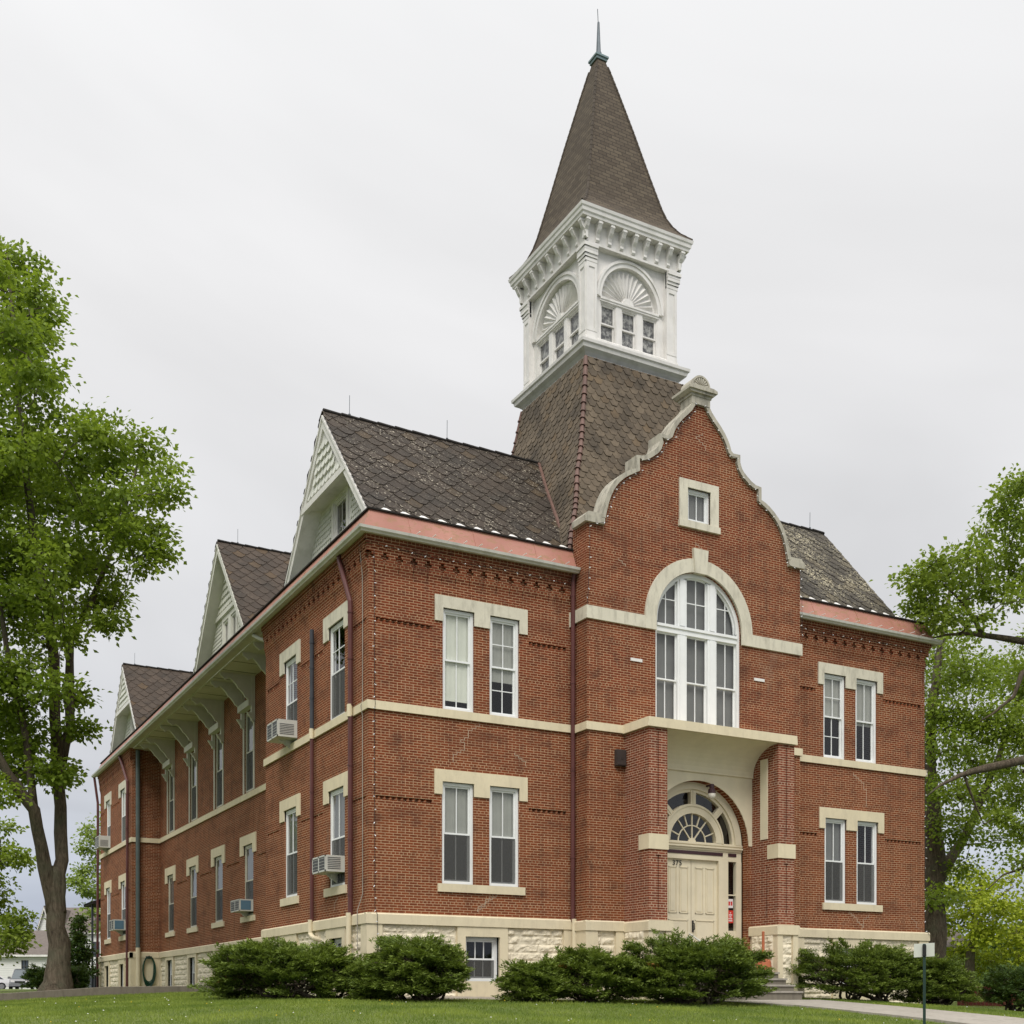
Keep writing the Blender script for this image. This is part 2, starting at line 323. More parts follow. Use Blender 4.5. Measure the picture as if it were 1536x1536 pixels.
class MB:
    def __init__(m): m.v = []; m.f = []; m.uv = None; m.tint = None
    def add(m, vs, fs):
        b = len(m.v); m.v += [tuple(x) for x in vs]; m.f += [tuple(i+b for i in f) for f in fs]; return m
    def box(m, fr, s0, s1, o0, o1, z0, z1):
        vs = [fr.p(s, o, z) for z in (z0, z1) for o in (o0, o1) for s in (s0, s1)]
        return m.add(vs, [(0, 1, 3, 2), (4, 6, 7, 5), (0, 4, 5, 1), (2, 3, 7, 6), (0, 2, 6, 4), (1, 5, 7, 3)])
    def prism(m, fr, poly, o0, o1, axis='o'):
        """extrude a polygon: axis o: poly in (s,z); axis s: poly in (o,z); axis z: poly in (s,o)"""
        g = {'o': lambda a, b, e: fr.p(a, e, b), 's': lambda a, b, e: fr.p(e, a, b), 'z': lambda a, b, e: fr.p(a, b, e)}[axis]
        n = len(poly); vs = [g(a, b, o0) for a, b in poly]+[g(a, b, o1) for a, b in poly]
        tr = tessellate_polygon([[Vector((a, b, 0)) for a, b in poly]])
        fs = [tuple(t) for t in tr]+[tuple(i+n for i in t[::-1]) for t in tr]+[(i, (i+1) % n, (i+1) % n+n, i+n) for i in range(n)]
        return m.add(vs, fs)
    def wall(m, fr, outer, holes=(), o=0., reveal=.14, edge=True):
        loops = [[Vector((a, b, 0)) for a, b in outer]]+[[Vector((a, b, 0)) for a, b in h] for h in holes]
        flat = [q for l in loops for q in l]
        vs = [fr.p(q.x, o, q.y) for q in flat]; fs = [tuple(t) for t in tessellate_polygon(loops)]
        m.add(vs, fs)
        for l in (loops if edge else loops[1:]):
            n = len(l); vs = [fr.p(q.x, o, q.y) for q in l]+[fr.p(q.x, o-reveal, q.y) for q in l]
            m.add(vs, [(i, (i+1) % n, (i+1) % n+n, i+n) for i in range(n)])
        return m
    def tube(m, pts, rad, n=8, cap=True):
        pts = [Vector(p) for p in pts]; rr = rad if hasattr(rad, '__len__') else [rad]*len(pts)
        b = len(m.v); up = Vector((0, 0, 1)); N = None
        for i, p in enumerate(pts):
            d = (pts[min(i+1, len(pts)-1)]-pts[max(i-1, 0)]).normalized()
            if N is None:
                N = d.cross(up if abs(d.z) < .9 else Vector((1, 0, 0))).normalized()
            N = (N-d*N.dot(d)).normalized(); B = d.cross(N)
            for k in range(n):
                a = 2*math.pi*k/n; m.v.append(tuple(p+(N*math.cos(a)+B*math.sin(a))*rr[i]))
        for i in range(len(pts)-1):
            for k in range(n):
                k2 = (k+1) % n; m.f.append((b+i*n+k, b+i*n+k2, b+(i+1)*n+k2, b+(i+1)*n+k))
        if cap: m.f.append(tuple(b+k for k in range(n))[::-1]); m.f.append(tuple(b+(len(pts)-1)*n+k for k in range(n)))
        return m
    def lathe(m, c, prof, n=16):
        b = len(m.v); c = Vector(c)
        for r, z in prof:
            for k in range(n):
                a = 2*math.pi*k/n; m.v.append((c.x+r*math.cos(a), c.y+r*math.sin(a), c.z+z))
        for i in range(len(prof)-1):
            for k in range(n):
                k2 = (k+1) % n; m.f.append((b+i*n+k, b+i*n+k2, b+(i+1)*n+k2, b+(i+1)*n+k))
        m.f.append(tuple(b+k for k in range(n))[::-1]); m.f.append(tuple(b+(len(prof)-1)*n+k for k in range(n)))
        return m
    def loft(m, rings, closed=True, caps=True):
        """rings: lists of points of equal length"""
        n = len(rings[0]); b = len(m.v)
        for r in rings: m.v += [tuple(p) for p in r]
        for i in range(len(rings)-1):
            for k in range(n if closed else n-1):
                k2 = (k+1) % n; m.f.append((b+i*n+k, b+i*n+k2, b+(i+1)*n+k2, b+(i+1)*n+k))
        if caps and closed: m.f.append(tuple(b+k for k in range(n))[::-1]); m.f.append(tuple(b+(len(rings)-1)*n+k for k in range(n)))
        return m
    def build(m, name, mat, parent=None, smooth=False, label=None):
        me = bpy.data.meshes.new(name); me.from_pydata(m.v, [], m.f)
        me.materials.append(M[mat] if isinstance(mat, str) else mat)
        if m.tint is not None:
            at = me.attributes.new('tint', 'FLOAT_COLOR', 'FACE')
            a = np.ones((len(m.f), 4), np.float32); a[:len(m.tint), :3] = np.array(m.tint, np.float32)[:len(m.f)]
            at.data.foreach_set('color', a.ravel())
        if m.uv is not None:
            l = me.uv_layers.new(name='UVMap'); vi = np.zeros(len(me.loops), np.int32); me.loops.foreach_get('vertex_index', vi)
            l.data.foreach_set('uv', np.array(m.uv, np.float32)[vi].ravel())
        if smooth: me.polygons.foreach_set('use_smooth', [True]*len(me.polygons))
        me.update()
        o = bpy.data.objects.new(name, me); col.objects.link(o)
        if parent:
            o.parent = parent
            if parent.type == 'EMPTY' or True: o.matrix_parent_inverse = WM(parent).inverted()
        if label: o['label'] = label
        return o
def WM(o):
    """world matrix of a not yet evaluated object"""
    from mathutils import Matrix
    m = Matrix.LocRotScale(o.location, o.rotation_euler, o.scale)
    return (WM(o.parent) @ o.matrix_parent_inverse @ m) if o.parent else m
def tag(o, label=None, cat=None, group=None, kind=None):
    if label: o['label'] = label
    if cat: o['category'] = cat
    if group: o['group'] = group
    if kind: o['kind'] = kind
    return o
def thing(name, label, cat, loc=(0, 0, 0), group=None):
    o = bpy.data.objects.new(name, None); o.empty_display_size = .3; o.location = loc; col.objects.link(o)
    return tag(o, label, cat, group)
def at(u, d, z=0.):
    """photo column and depth in metres to a place on the site"""
    t = (u-768)/FPX
    return Vector((CAMX+d*(math.sin(YAW)+t*math.cos(YAW)), CAMY+d*(math.cos(YAW)-t*math.sin(YAW)), z))
def atv(u, v, d): p = at(u, d); p.z = (HORIZON-v)/FPX*d; return p
def arc(cx, cz, r, a0, a1, n):
    return [(cx+r*math.cos(R(a0+(a1-a0)*i/n)), cz+r*math.sin(R(a0+(a1-a0)*i/n))) for i in range(n+1)]
rect = lambda a, b, c, d: [(a, c), (b, c), (b, d), (a, d)]

# ---------------------------------------------------------------- terrain
def interp(x, pts):
    if x <= pts[0][0]: return pts[0][1]
    for (a, b), (c, d) in zip(pts, pts[1:]):
        if x <= c: return b+(d-b)*(x-a)/(c-a)
    return pts[-1][1]
ZP = [(-60, -2.6), (-26, -1.72), (-16, -1.1), (-12, -.78), (-8, -.42), (-5, -.22), (-2.5, -.08), (0, .0), (4, .06), (9.3, .13), (9.5, .13), (9.51, .24), (14, .30), (40, .42), (100, .62), (300, 1.6), (900, 3)]
def gz(x, y):
    z = interp(y, ZP)
    z -= min(.25, .05*max(0, -x-2)) * (1 if y < 40 else 0)
    z -= .07*min(6, max(0, x-12)) * (1 if y < 60 else 0)
    return z
def gzn(x, y): return gz(x, y)
# ================================================================ the courthouse
rnd = random.Random(7)
B = thing('brick_courthouse', 'red brick Victorian courthouse with cream stone bands, curved parapet gable and white wooden belfry', 'building', (8.2, 0, 0))
L = 16.4; XC = 8.2
ZW0, ZW1 = 1.56, 1.79      # water table
ZB0, ZB1 = 6.09, 6.27      # belt course
# ---- openings
UP = [(1.717, 2.478), (2.867, 3.615)]; LO = [(1.70, 2.47), (2.86, 3.615)]
UPR = [(12.70, 13.46), (13.83, 14.60)]; LOR = [(12.74, 13.49), (13.87, 14.63)]
hu = [rect(a, b, ZB1, 8.48) for a, b in UP+UPR]; hl = [rect(a, b, 2.48, 4.70) for a, b in LO+LOR]
def pit_course(holes, s0, s1, z):   # narrow slot filled with saw tooth bricks
    holes.append(rect(s0, s1, z, z+.085))
def sawteeth(mb, fr, s0, s1, z, o=0):
    s = s0+.03
    while s < s1-.06:
        mb.prism(fr, [(s, o-.055), (s+.045, o-.004), (s+.09, o-.055)], z, z+.085, 'z'); s += .135
wallm = lambda: MB()
def brick_wall(fr, s0, s1, holes, slots, ztop=9.74, z0=-.5, o=0, name='wall'):
    hs = list(holes); mb = MB()
    for a, b, z in slots: pit_course(hs, a, b, z)
    mb.wall(fr, rect(s0, s1, z0, ztop), hs, o, .16, edge=False)
    for a, b, z in slots:
        mb.box(fr, a-.02, b+.02, o-.20, o-.07, z-.03, z+.1); sawteeth(mb, fr, a, b, z, o)
    return mb
def corbels(mb, fr, s0, s1, pitch=.319, o=0, zt=9.735):
    """corbelled brick cornice with crosses, as on the wings"""
    ea = lambda d: (d+.003 if fr is FRONT else d-.003) if s0 == 0 else 0
    eb = lambda d: (d+.003 if fr is FRONT else d-.003) if (s1 == L and fr is FRONT) else 0
    for d, a_, b_ in ((.075, 9.40, 9.55), (.095, 9.55, 9.62), (.125, 9.62, zt)): mb.box(fr, s0-ea(d), s1+eb(d), o+.001, o+d, a_, b_)
    n = max(1, int((s1-s0-.2)/pitch)); s = s0+.0
    st = (s1-s0)/n
    for i in range(n):
        a = s0+i*st
        mb.box(fr, a+.040, a+st-.040, o+.001, o+.070, 9.335, 9.402)
        mb.box(fr, a+.085, a+st-.085, o+.002, o+.066, 9.268, 9.335)
        mb.box(fr, a+.040, a+st-.040, o+.001, o+.060, 9.205, 9.268)
        mb.prism(fr, [(o-.01, 8.93), (o+.001, 8.93), (o+.018, 9.05), (o+.052, 9.16), (o+.054, 9.205), (o-.01, 9.205)], a+.008, a+st-.008, 's')
        for k in (0, 1): mb.box(fr, a+st*(.25+.5*k)-.045, a+st*(.25+.5*k)+.045, o+.05, o+.095, 9.47, 9.55)
# front wing walls
def mirror(x): return L-x
m1 = brick_wall(FRONT, 0, 5.06, hu[:2]+hl[:2]+[rect(2.24, 3.09, .36, 1.34)], [(.16, 1.47, 7.96), (3.87, 4.85, 7.96), (.16, 1.46, 4.20), (3.87, 4.85, 4.20)])
corbels(m1, FRONT, 0, 5.04); m1.build('wall', 'brick', B, label='left front wing wall')
m2 = brick_wall(FRONT, 11.34, L, hu[2:]+hl[2:]+[rect(13.17, 13.95, .36, 1.30)], [(11.5, 12.42, 7.96), (14.84, 16.25, 7.96), (11.5, 12.47, 4.20), (14.9, 16.25, 4.20)])
corbels(m2, FRONT, 11.36, L); m2.build('wall', 'brick', B, label='right front wing wall')
# left near wing
SU = [(1.42, 2.42), (4.68, 5.66)]
hs = [rect(a, b, ZB1, 8.42) for a, b in SU]+[rect(a, b, 2.49, 4.69) for a, b in SU]+[rect(1.42, 2.25, .5, 1.33), rect(4.75, 5.68, .5, 1.38)]
m3 = brick_wall(LEFT, 0, 7.25, hs, [(.16, 1.12, 7.96), (2.82, 4.42, 7.96), (6.1, 7.1, 7.96), (.16, 1.12, 4.20), (2.82, 4.42, 4.20), (6.1, 7.1, 4.20)])
corbels(m3, LEFT, 0, 7.25); m3.wall(Fr((0, 7.25, 0), (1, 0, 0), (0, 1, 0)), rect(0, 1.09, -.5, 9.74), (), 0, .1, edge=False)
m3.build('wall', 'brick', B, label='near left side wall')
# recessed middle
RC = [9.05, 12.5, 15.97, 19.4, 22.87]
hs = [rect(c-.5, c+.5, ZB1+.04, 8.80) for c in RC]+[rect(c+.07-.5, c+.07+.5, 2.50, 4.69) for c in RC]+[rect(c-.45, c+.5, .35, 1.43) for c in RC]
m4 = brick_wall(RECESS, 7.25, 24.73, hs, [(a+1.0, a+2.55, 4.20) for a in RC[:-1]], ztop=9.74)
m4.build('wall', 'brick', B, label='recessed middle side wall')
m5 = MB(); m5.wall(RETURN, rect(0, 1.09, -.5, 9.72), (), 0, .1, edge=False); corbels(m5, RETURN, 0, .42)
FS = [(26.0, 26.98), (29.25, 30.2)]
hs = [rect(a, b, ZB1, 8.42) for a, b in FS]+[rect(a, b, 2.49, 4.69) for a, b in FS]+[rect(26.1, 27.0, .4, 1.35), rect(29.35, 30.2, .4, 1.35)]
m6 = brick_wall(LEFT, 24.73, 31.6, hs, [(24.9, 25.7, 7.96), (27.3, 28.95, 7.96), (30.6, 31.5, 7.96), (24.9, 25.7, 4.2), (27.3, 28.95, 4.2), (30.6, 31.5, 4.2)])
corbels(m6, LEFT, 24.73, 31.6); m5.build('wall', 'brick', B, label='far wing return wall'); m6.build('wall', 'brick', B, label='far left wing wall')
MB().wall(BACK, rect(0, L, -.5, 9.72), (), 0, .1, edge=False).wall(RIGHT, rect(0, 31.6, -.5, 9.74), (), 0, .1, edge=False).build('wall', 'brick', B, label='rear and far side walls')
# dark interior liner so that the rooms behind the glass are dim
ml = MB(); ml.box(WORLD, 1.9, 15.3, 1.4, 30.6, -.4, 10.2); ml.build('dark_room_liner', 'dark', B)

# ---- pavilion
PX0, PX1, PO = 5.045, 11.355, .6
RP = [(8.45, 14.34), (8.452, 14.14), (8.53, 14.02), (8.65, 13.894), (8.79, 13.76), (8.913, 13.619), (9.01, 13.48), (9.072, 13.36), (9.12, 13.23), (9.179, 13.181), (9.393, 13.19), (9.393, 13.007), (9.44, 12.88), (9.51, 12.79), (9.608, 12.714), (9.74, 12.62), (9.88, 12.557), (10.055, 12.535), (10.055, 12.229), (10.19, 12.18), (10.319, 12.109), (10.47, 12.0), (10.597, 11.883), (10.69, 11.77), (10.765, 11.656), (10.85, 11.49), (10.906, 11.335), (10.96, 11.15), (11.0, 10.99), (11.0, 10.92)]
ring = lambda r, a0=0, a1=180, n=28, cz=8.86, cx=8.2: arc(cx, cz, r, a0, a1, n)
outer = [(PX0, -.5), (PX1, -.5), (PX1, 10.78), (10.99, 10.78)]+[(x-.05, z-.03) for x, z in RP[::-1]]
outer += [(2*XC-x, z) for x, z in reversed(outer[3:])]+[(PX0, 10.78)]
archh = [(6.93, ZB1)]+[(9.47, ZB1)]+ring(1.27)
sqh = rect(7.84, 8.52, 11.33, 12.11)
doorh = [(6.70, .9), (9.70, .9)]+arc(8.2, 3.68, 1.5, 0, 180, 28)
mp = MB().wall(FRONT, outer, [archh, sqh, doorh], PO, .22, edge=True)
for X in (PX0, PX1): mp.add([(X, -.38, -.5), (X, .02, -.5), (X, .02, 10.78), (X, -.38, 10.78)], [(0, 1, 2, 3)])
mp.build('wall', 'brick', B, label='front pavilion wall with curved parapet')
# coping
def coping():
    for sgn in (1, -1):
        mb = MB(); q = [(XC+sgn*(x-XC), z) for x, z in RP]
        for i in range(len(q)-1):
            pass
        inner = []
        for i, (x, z) in enumerate(q):
            a = Vector(q[max(0, i-1)]); b = Vector(q[min(len(q)-1, i+1)]); t = (b-a)
            t = t.normalized() if t.length > 1e-6 else Vector((0, -1)); nrm = Vector((t.y, -t.x))*(-sgn)
            if nrm.x*sgn > 0 and False: nrm = -nrm
            # towards the inside and down
            nn = Vector((-sgn*abs(nrm.x), -abs(nrm.y)))
            inner.append((x+nn.x*.105, z+nn.y*.105))
        pl = q+inner[::-1]
        if sgn < 0: pl = pl[::-1]
        n = len(q)
        for i in range(n-1):
            mb.prism(FRONT, [q[i], q[i+1], inner[i+1], inner[i]], .20, PO+.07)
        a, b = (10.93, 11.45) if sgn > 0 else (4.95, 5.47)
        mb.box(FRONT, a, b, .08, PO+.085, 10.76, 10.90)
        mb.prism(FRONT, [(a, 10.90), (b, 10.90), (b-.10*(sgn > 0), 11.0), (a+.10*(sgn < 0), 11.0)], .1, PO+.06)
        mb.build('coping', 'coping', B)
coping()
mb = MB(); mb.wall(FRONT, [(7.93, 14.12), (8.47, 14.12), (8.47, 14.36), (7.93, 14.36)], (), PO+.075, .45)
mb.box(FRONT, 7.90, 8.50, .16, PO+.09, 14.30, 14.36); mb.prism(FRONT, [(7.79, 14.42), (8.61, 14.42), (8.61, 14.48), (8.50, 14.52), (7.90, 14.52), (7.79, 14.48)], .06, PO+.19)
mb.prism(FRONT, [(7.86, 14.36), (8.54, 14.36), (8.61, 14.42), (7.79, 14.42)], .1, PO+.15)
mb.prism(FRONT, [(7.93, 14.52)]+[(8.47, 14.52)]+arc(8.2, 14.55, .27, 0, 180, 20), .22, PO+.06)
for i in range(9):
    a = R(12+i*19.5); mb.prism(FRONT, [(8.2+.05*math.cos(a), 14.56+.05*math.sin(a)), (8.2+.19*math.cos(a-.11), 14.56+.19*math.sin(a-.11)), (8.2+.21*math.cos(a), 14.56+.21*math.sin(a)), (8.2+.19*math.cos(a+.11), 14.56+.19*math.sin(a+.11))], PO+.06, PO+.085)
mb.prism(FRONT, arc(8.2, 14.55, .27, 0, 180, 20)+arc(8.2, 14.55, .225, 180, 0, 20), PO+.06, PO+.085)
mb.build('coping', 'coping', B, label='shell finial on top of the parapet')
# ---- stone bands
for fr, a, b, o, mt in ((FRONT, -.053, 5.045, 0, 'cream'), (FRONT, 11.355, L+.053, 0, 'cream'), (LEFT, -.046, 7.30, 0, 'cream'), (RECESS, 7.25, 24.73, 0, 'cream'), (RETURN, -.04, 1.05, 0, 'cream'), (LEFT, 24.684, 31.65, 0, 'cream'), (RIGHT, -.046, 31.6, 0, 'cream')):
    MB().box(fr, a, b, o-.02, o+.05, ZB0, ZB1).build('belt_course', mt, B)
MB().box(FRONT, PX0-.05, 6.0, -.01, PO+.05, ZB0-.02, ZB1-.02).build('belt_course', 'cream', B); MB().box(FRONT, 10.34, PX1+.05, -.01, PO+.05, ZB0-.02, ZB1-.02).build('belt_course', 'cream', B)
MB().prism(FRONT, [(5.99, 6.06), (10.35, 6.06), (10.33, 6.27), (6.01, 6.27)], .45, 1.64).build('porch_ledge', 'cream', B)
for a, b in ((PX0-.04, 6.64), (9.76, PX1+.04)): MB().box(FRONT, a, b, -.03, PO+.045, 8.59, 8.88).build('stone_band', 'lime', B)
for a, b in ((4.93, 5.0), (11.40, 11.47)): MB().box(FRONT, a, b, -.02, .045, 8.52, 8.86).build('stone_band', 'lime', B)
mb = MB(); mb.prism(FRONT, [(9.47, 8.59), (9.79, 8.59)]+ring(1.59)+[(6.61, 8.59), (6.93, 8.59)]+ring(1.27, 180, 0), PO-.03, PO+.05)
mb.prism(FRONT, [(8.03, 10.10), (8.37, 10.10), (8.42, 10.68), (7.98, 10.68)], PO-.02, PO+.08)
mb.build('arch_stone', 'lime', B)
mb = MB(); mb.wall(FRONT, rect(7.60, 8.76, 11.30, 12.30), [sqh], PO+.04, .08); mb.box(FRONT, 7.58, 8.79, PO-.02, PO+.07, 11.15, 11.30)
mb.build('window_surround', 'lime', B)
# ---- lintels and sills
def lint(fr, ops, t, ear, pad, ztop, mat, o=0):
    a, b = ops[0][0]-pad[0], ops[-1][1]+pad[1]
    pts = [(a, ear), (a, ztop), (b, ztop), (b, ear)]
    for k, (p, q) in enumerate(reversed(ops)):
        pts += [(q, ear), (q, t), (p, t), (p, ear)]
    pts = [pts[0]]+pts[1:]
    # tessellate as pieces so that no zero-width polygon appears
    mb = MB(); mb.box(fr, a, b, o-.03, o+.035, t, ztop)
    mb.box(fr, a, ops[0][0], o-.03, o+.035, ear, t); mb.box(fr, ops[-1][1], b, o-.03, o+.035, ear, t)
    for (p, q), (r, s) in zip(ops, ops[1:]): mb.box(fr, q, r, o-.03, o+.035, ear, t)
    mb.build('lintel', mat, B)
lint(FRONT, UP, 8.48, 8.18, (.195, .205), 8.74, 'lime'); lint(FRONT, UPR, 8.48, 8.17, (.20, .20), 8.74, 'lime')
lint(FRONT, LO, 4.70, 4.42, (.19, .205), 4.96, 'cream'); lint(FRONT, LOR, 4.70, 4.42, (.20, .21), 4.97, 'cream')
MB().box(FRONT, 1.59, 3.75, -.1, .05, 2.30, 2.48).build('sill', 'cream', B); MB().box(FRONT, 12.65, 14.77, -.1, .05, 2.30, 2.48).build('sill', 'cream', B)
for a, b in ((1.52, 3.82), (12.5, 14.8)):   # soldier courses over the front lintels
    s = a; mb = MB()
    while s < b-.05: mb.box(FRONT, s, s+.045, -.01, .014, 8.745, 8.85); s += .062
    mb.build('soldier_course', 'brick', B)
# pale mortar repairs stepping through the joints
def repair(fr, s, z, steps, o=0):
    mb = MB(); a = .0565
    for dr, n in steps:
        for k in range(n):
            mb.box(fr, s-.006, s+.006, o-.01, o+.004, z-a, z); z -= a
            if dr: mb.box(fr, min(s, s+dr*.093), max(s, s+dr*.093), o-.01, o+.004, z-.006, z+.006); s += dr*.093
    mb.build('mortar_repair', 'repair', B)
repair(FRONT, 2.62, 6.05, [(-1, 3), (0, 2), (-1, 2), (1, 1), (0, 2), (-1, 3), (0, 3)]); repair(FRONT, 2.95, 2.29, [(-1, 2), (0, 1), (-1, 2), (0, 2)]); repair(FRONT, 3.03, 2.29, [(-1, 3), (0, 1), (-1, 2), (0, 1)])
repair(FRONT, 13.75, 5.95, [(1, 4), (0, 2), (1, 1), (0, 8)]); repair(FRONT, 13.6, 2.29, [(1, 3), (0, 1), (1, 2), (0, 3)]); repair(FRONT, 14.3, 2.20, [(-1, 2), (0, 4)]); repair(FRONT, 15.9, 2.2, [(1, 2), (0, 2), (1, 1)])
repair(FRONT, 3.5, 5.5, [(1, 3), (0, 2)]); repair(FRONT, 5.9, 10.1, [(1, 2), (0, 1)], PO); repair(FRONT, 8.3, 13.5, [(-1, 2), (1, 3), (0, 2)], PO); repair(FRONT, 8.1, 10.85, [(1, 2), (-1, 1)], PO); repair(LEFT, 1.9, 2.25, [(1, 2), (0, 3)])

for a, b in SU+FS:
    lint(LEFT, [(a, b)], 8.42, 8.15, (.26, .32), 8.71, 'lime'); lint(LEFT, [(a, b)], 4.69, 4.43, (.26, .32), 4.97, 'cream')
    MB().box(LEFT, a-.14, b+.24, -.1, .05, 2.30, 2.49).build('sill', 'cream', B)
for c in RC:
    lint(RECESS, [(c+.07-.5, c+.07+.5)], 4.69, 4.40, (.33, .36), 4.99, 'cream'); MB().box(RECESS, c+.07-.72, c+.07+.76, -.1, .05, 2.33, 2.50).build('sill', 'cream', B)

# ---- windows
def window(fr, s0, s1, z0, z1, o=-.07, meet=.5, bars=(1, 0), lbars=None, blind=None, bz=0., lower_screen=True, mat='vinyl', case=.068, parent=None, name='window', flat=False):
    parent = parent or B
    mb = MB(); c = case; fl = .35 if flat else 1.
    lbars = bars if lbars is None else lbars
    # casing, stepped
    for (a, b, p, q) in ((s0, s0+c, z0, z1), (s1-c, s1, z0, z1), (s0+c, s1-c, z1-c, z1), (s0+c, s1-c, z0, z0+c)): mb.box(fr, a, b, o-.10, o+.03*fl, p, q)
    zm = z0+(z1-z0)*meet; k = .038
    def sash(a, b, p, q, oo, nb):
        for (x0, x1, y0, y1) in ((a, a+k, p, q), (b-k, b, p, q), (a+k, b-k, q-k, q), (a+k, b-k, p, p+k)): mb.box(fr, x0, x1, oo-.03, oo, y0, y1)
        nv, nh = nb; t = .010
        for i in range(nv):
            x = a+k+(b-a-2*k)*(i+1)/(nv+1); mb.box(fr, x-t, x+t, oo-.024, oo-.004, p+k, q-k)
        for i in range(nh):
            y = p+k+(q-p-2*k)*(i+1)/(nh+1); mb.box(fr, a+k, b-k, oo-.022, oo-.006, y-t, y+t)
    sash(s0+c, s1-c, zm-.018, z1-c, o, bars); sash(s0+c, s1-c, z0+c, zm+.02, o-.034*fl, lbars)
    W = mb.build(name, mat, parent)
    g = MB(); g.add([fr.p(s0+c, o-.016, zm), fr.p(s1-c, o-.016, zm), fr.p(s1-c, o-.016, z1-c), fr.p(s0+c, o-.016, z1-c)], [(0, 1, 2, 3)])
    g.add([fr.p(s0+c, o-.05, z0+c), fr.p(s1-c, o-.05, z0+c), fr.p(s1-c, o-.05, zm), fr.p(s0+c, o-.05, zm)], [(0, 1, 2, 3)])
    sub = parent if parent is not B else W
    g.build('pane', 'glass', sub)
    if lower_screen:
        oo = o+.004; MB().add([fr.p(s0+c, oo, z0+c), fr.p(s1-c, oo, z0+c), fr.p(s1-c, oo, zm-.02), fr.p(s0+c, oo, zm-.02)], [(0, 1, 2, 3)]).build('insect_screen', 'screen', sub)
    if blind:
        bb = MB(); zb = z0+c+(z1-z0-2*c)*bz; n = 9
        ss = [s0+c+(s1-s0-2*c)*i/n for i in range(n+1)]
        bb.loft([[fr.p(s, o-.064-.008*(i % 2), zb) for i, s in enumerate(ss)], [fr.p(s, o-.064-.008*(i % 2), z1) for i, s in enumerate(ss)]], closed=False)
        bb.build('blind', blind, sub)
    return W
for (a, b), bl, bz, br in zip(UP+UPR, ('blind', 'midblind', 'midblind', 'midblind'), (.08, .35, .5, .45), ((1, 0), (1, 1), (1, 1), (1, 0))):
    window(FRONT, a, b, ZB1, 8.475, bars=br, blind=bl, bz=bz, lower_screen=False)
for (a, b), bl in zip(LO+LOR, ('midblind', 'midblind', 'greyblind', None)):
    window(FRONT, a, b, 2.48, 4.695, bars=(1, 0), blind=bl, bz=.5)
def windowF(*a, **k): return window(*a, o=-.045, flat=True, **k)
for a, b in SU:
    windowF(LEFT, a, b, ZB1, 8.415, bars=(1, 1), lbars=(1, 0)); windowF(LEFT, a, b, 2.49, 4.685, bars=(1, 0), blind='greyblind', bz=.5)
for a, b in FS:
    windowF(LEFT, a, b, ZB1, 8.415, bars=(1, 0), blind='blind', bz=.0); windowF(LEFT, a, b, 2.49, 4.685, bars=(1, 0))
for c in RC:
    windowF(RECESS, c-.5, c+.5, ZB1+.04, 8.78, bars=(0, 0), mat='swood', blind='greyblind', bz=.4); windowF(RECESS, c-.43, c+.57, 2.5, 4.685, bars=(0, 0), mat='swood', blind='greyblind', bz=.4)
window(FRONT, 7.84, 8.52, 11.33, 12.11, o=PO-.08, bars=(1, 0), meet=.02, lower_screen=False, blind='greyblind', bz=0)
# big arched window
OW = PO-.10
aw = MB()
aw.prism(FRONT, ring(1.27)+ring(1.17, 180, 0), OW-.10, OW+.03)
for a, b in ((6.93, 7.01), (9.39, 9.47)): aw.box(FRONT, a, b, OW-.10, OW+.03, ZB1, 8.86)
for a, b in ((7.62, 7.89), (8.51, 8.78)):
    h = math.sqrt(1.22**2-max(abs(a-8.2), abs(b-8.2))**2)
    aw.box(FRONT, a, b, OW-.09, OW+.02, ZB1, 8.62); aw.box(FRONT, a+.06, b-.06, OW+.02, OW+.045, ZB1, 8.6)
    aw.box(FRONT, a, b, OW-.09, OW+.02, 8.80, 8.86+h); aw.box(FRONT, a+.06, b-.06, OW+.02, OW+.045, 8.83, 8.86+h)
aw.box(FRONT, 7.01, 9.39, OW-.09, OW+.035, 8.62, 8.80); aw.box(FRONT, 7.01, 9.39, OW-.09, OW+.065, 8.74, 8.80); aw.box(FRONT, 7.01, 9.39, OW-.09, OW+.03, ZB1, ZB1+.07)
aw.build('arched_window', 'vinyl', B)
AWo = bpy.data.objects['arched_window']
def circ(x, r=1.17): return 8.86+math.sqrt(max(0, r*r-(x-8.2)**2))
am = MB(); t = .011
for a, b in ((7.01, 7.62), (7.89, 8.51), (8.78, 9.39)):
    kx = .035; x = (a+b)/2
    for (p, q, oo) in ((7.50, 8.62, OW-.03), (ZB1+.07, 7.53, OW-.065)):
        for (x0, x1, y0, y1) in ((a, a+kx, p, q), (b-kx, b, p, q), (a+kx, b-kx, q-kx, q), (a+kx, b-kx, p, p+kx)): am.box(FRONT, x0, x1, oo-.03, oo, y0, y1)
        am.box(FRONT, x-t, x+t, oo-.024, oo-.004, p+kx, q-kx)
    am.box(FRONT, a, a+kx, OW-.06, OW-.03, 8.80, circ(a+kx)); am.box(FRONT, b-kx, b, OW-.06, OW-.03, 8.80, circ(b-kx)); am.box(FRONT, a+kx, b-kx, OW-.06, OW-.03, 8.80, 8.84)
    am.box(FRONT, x-t, x+t, OW-.055, OW-.035, 8.84, circ(x)); am.box(FRONT, a+kx, b-kx, OW-.053, OW-.037, 9.42-t, 9.42+t)
am.prism(FRONT, ring(1.18)+ring(1.135, 180, 0), OW-.06, OW-.03)
am.build('sash', 'vinyl', AWo)
g = MB(); pl = [(7.0, 8.7), (9.4, 8.7)]+ring(1.17); g.wall(FRONT, pl, (), OW-.048, .0, edge=False)
g.wall(FRONT, rect(7.0, 9.4, 7.52, 8.7), (), OW-.047, 0, edge=False); g.wall(FRONT, rect(7.0, 9.4, ZB1+.05, 7.52), (), OW-.082, 0, edge=False); g.build('pane', 'glass', AWo)
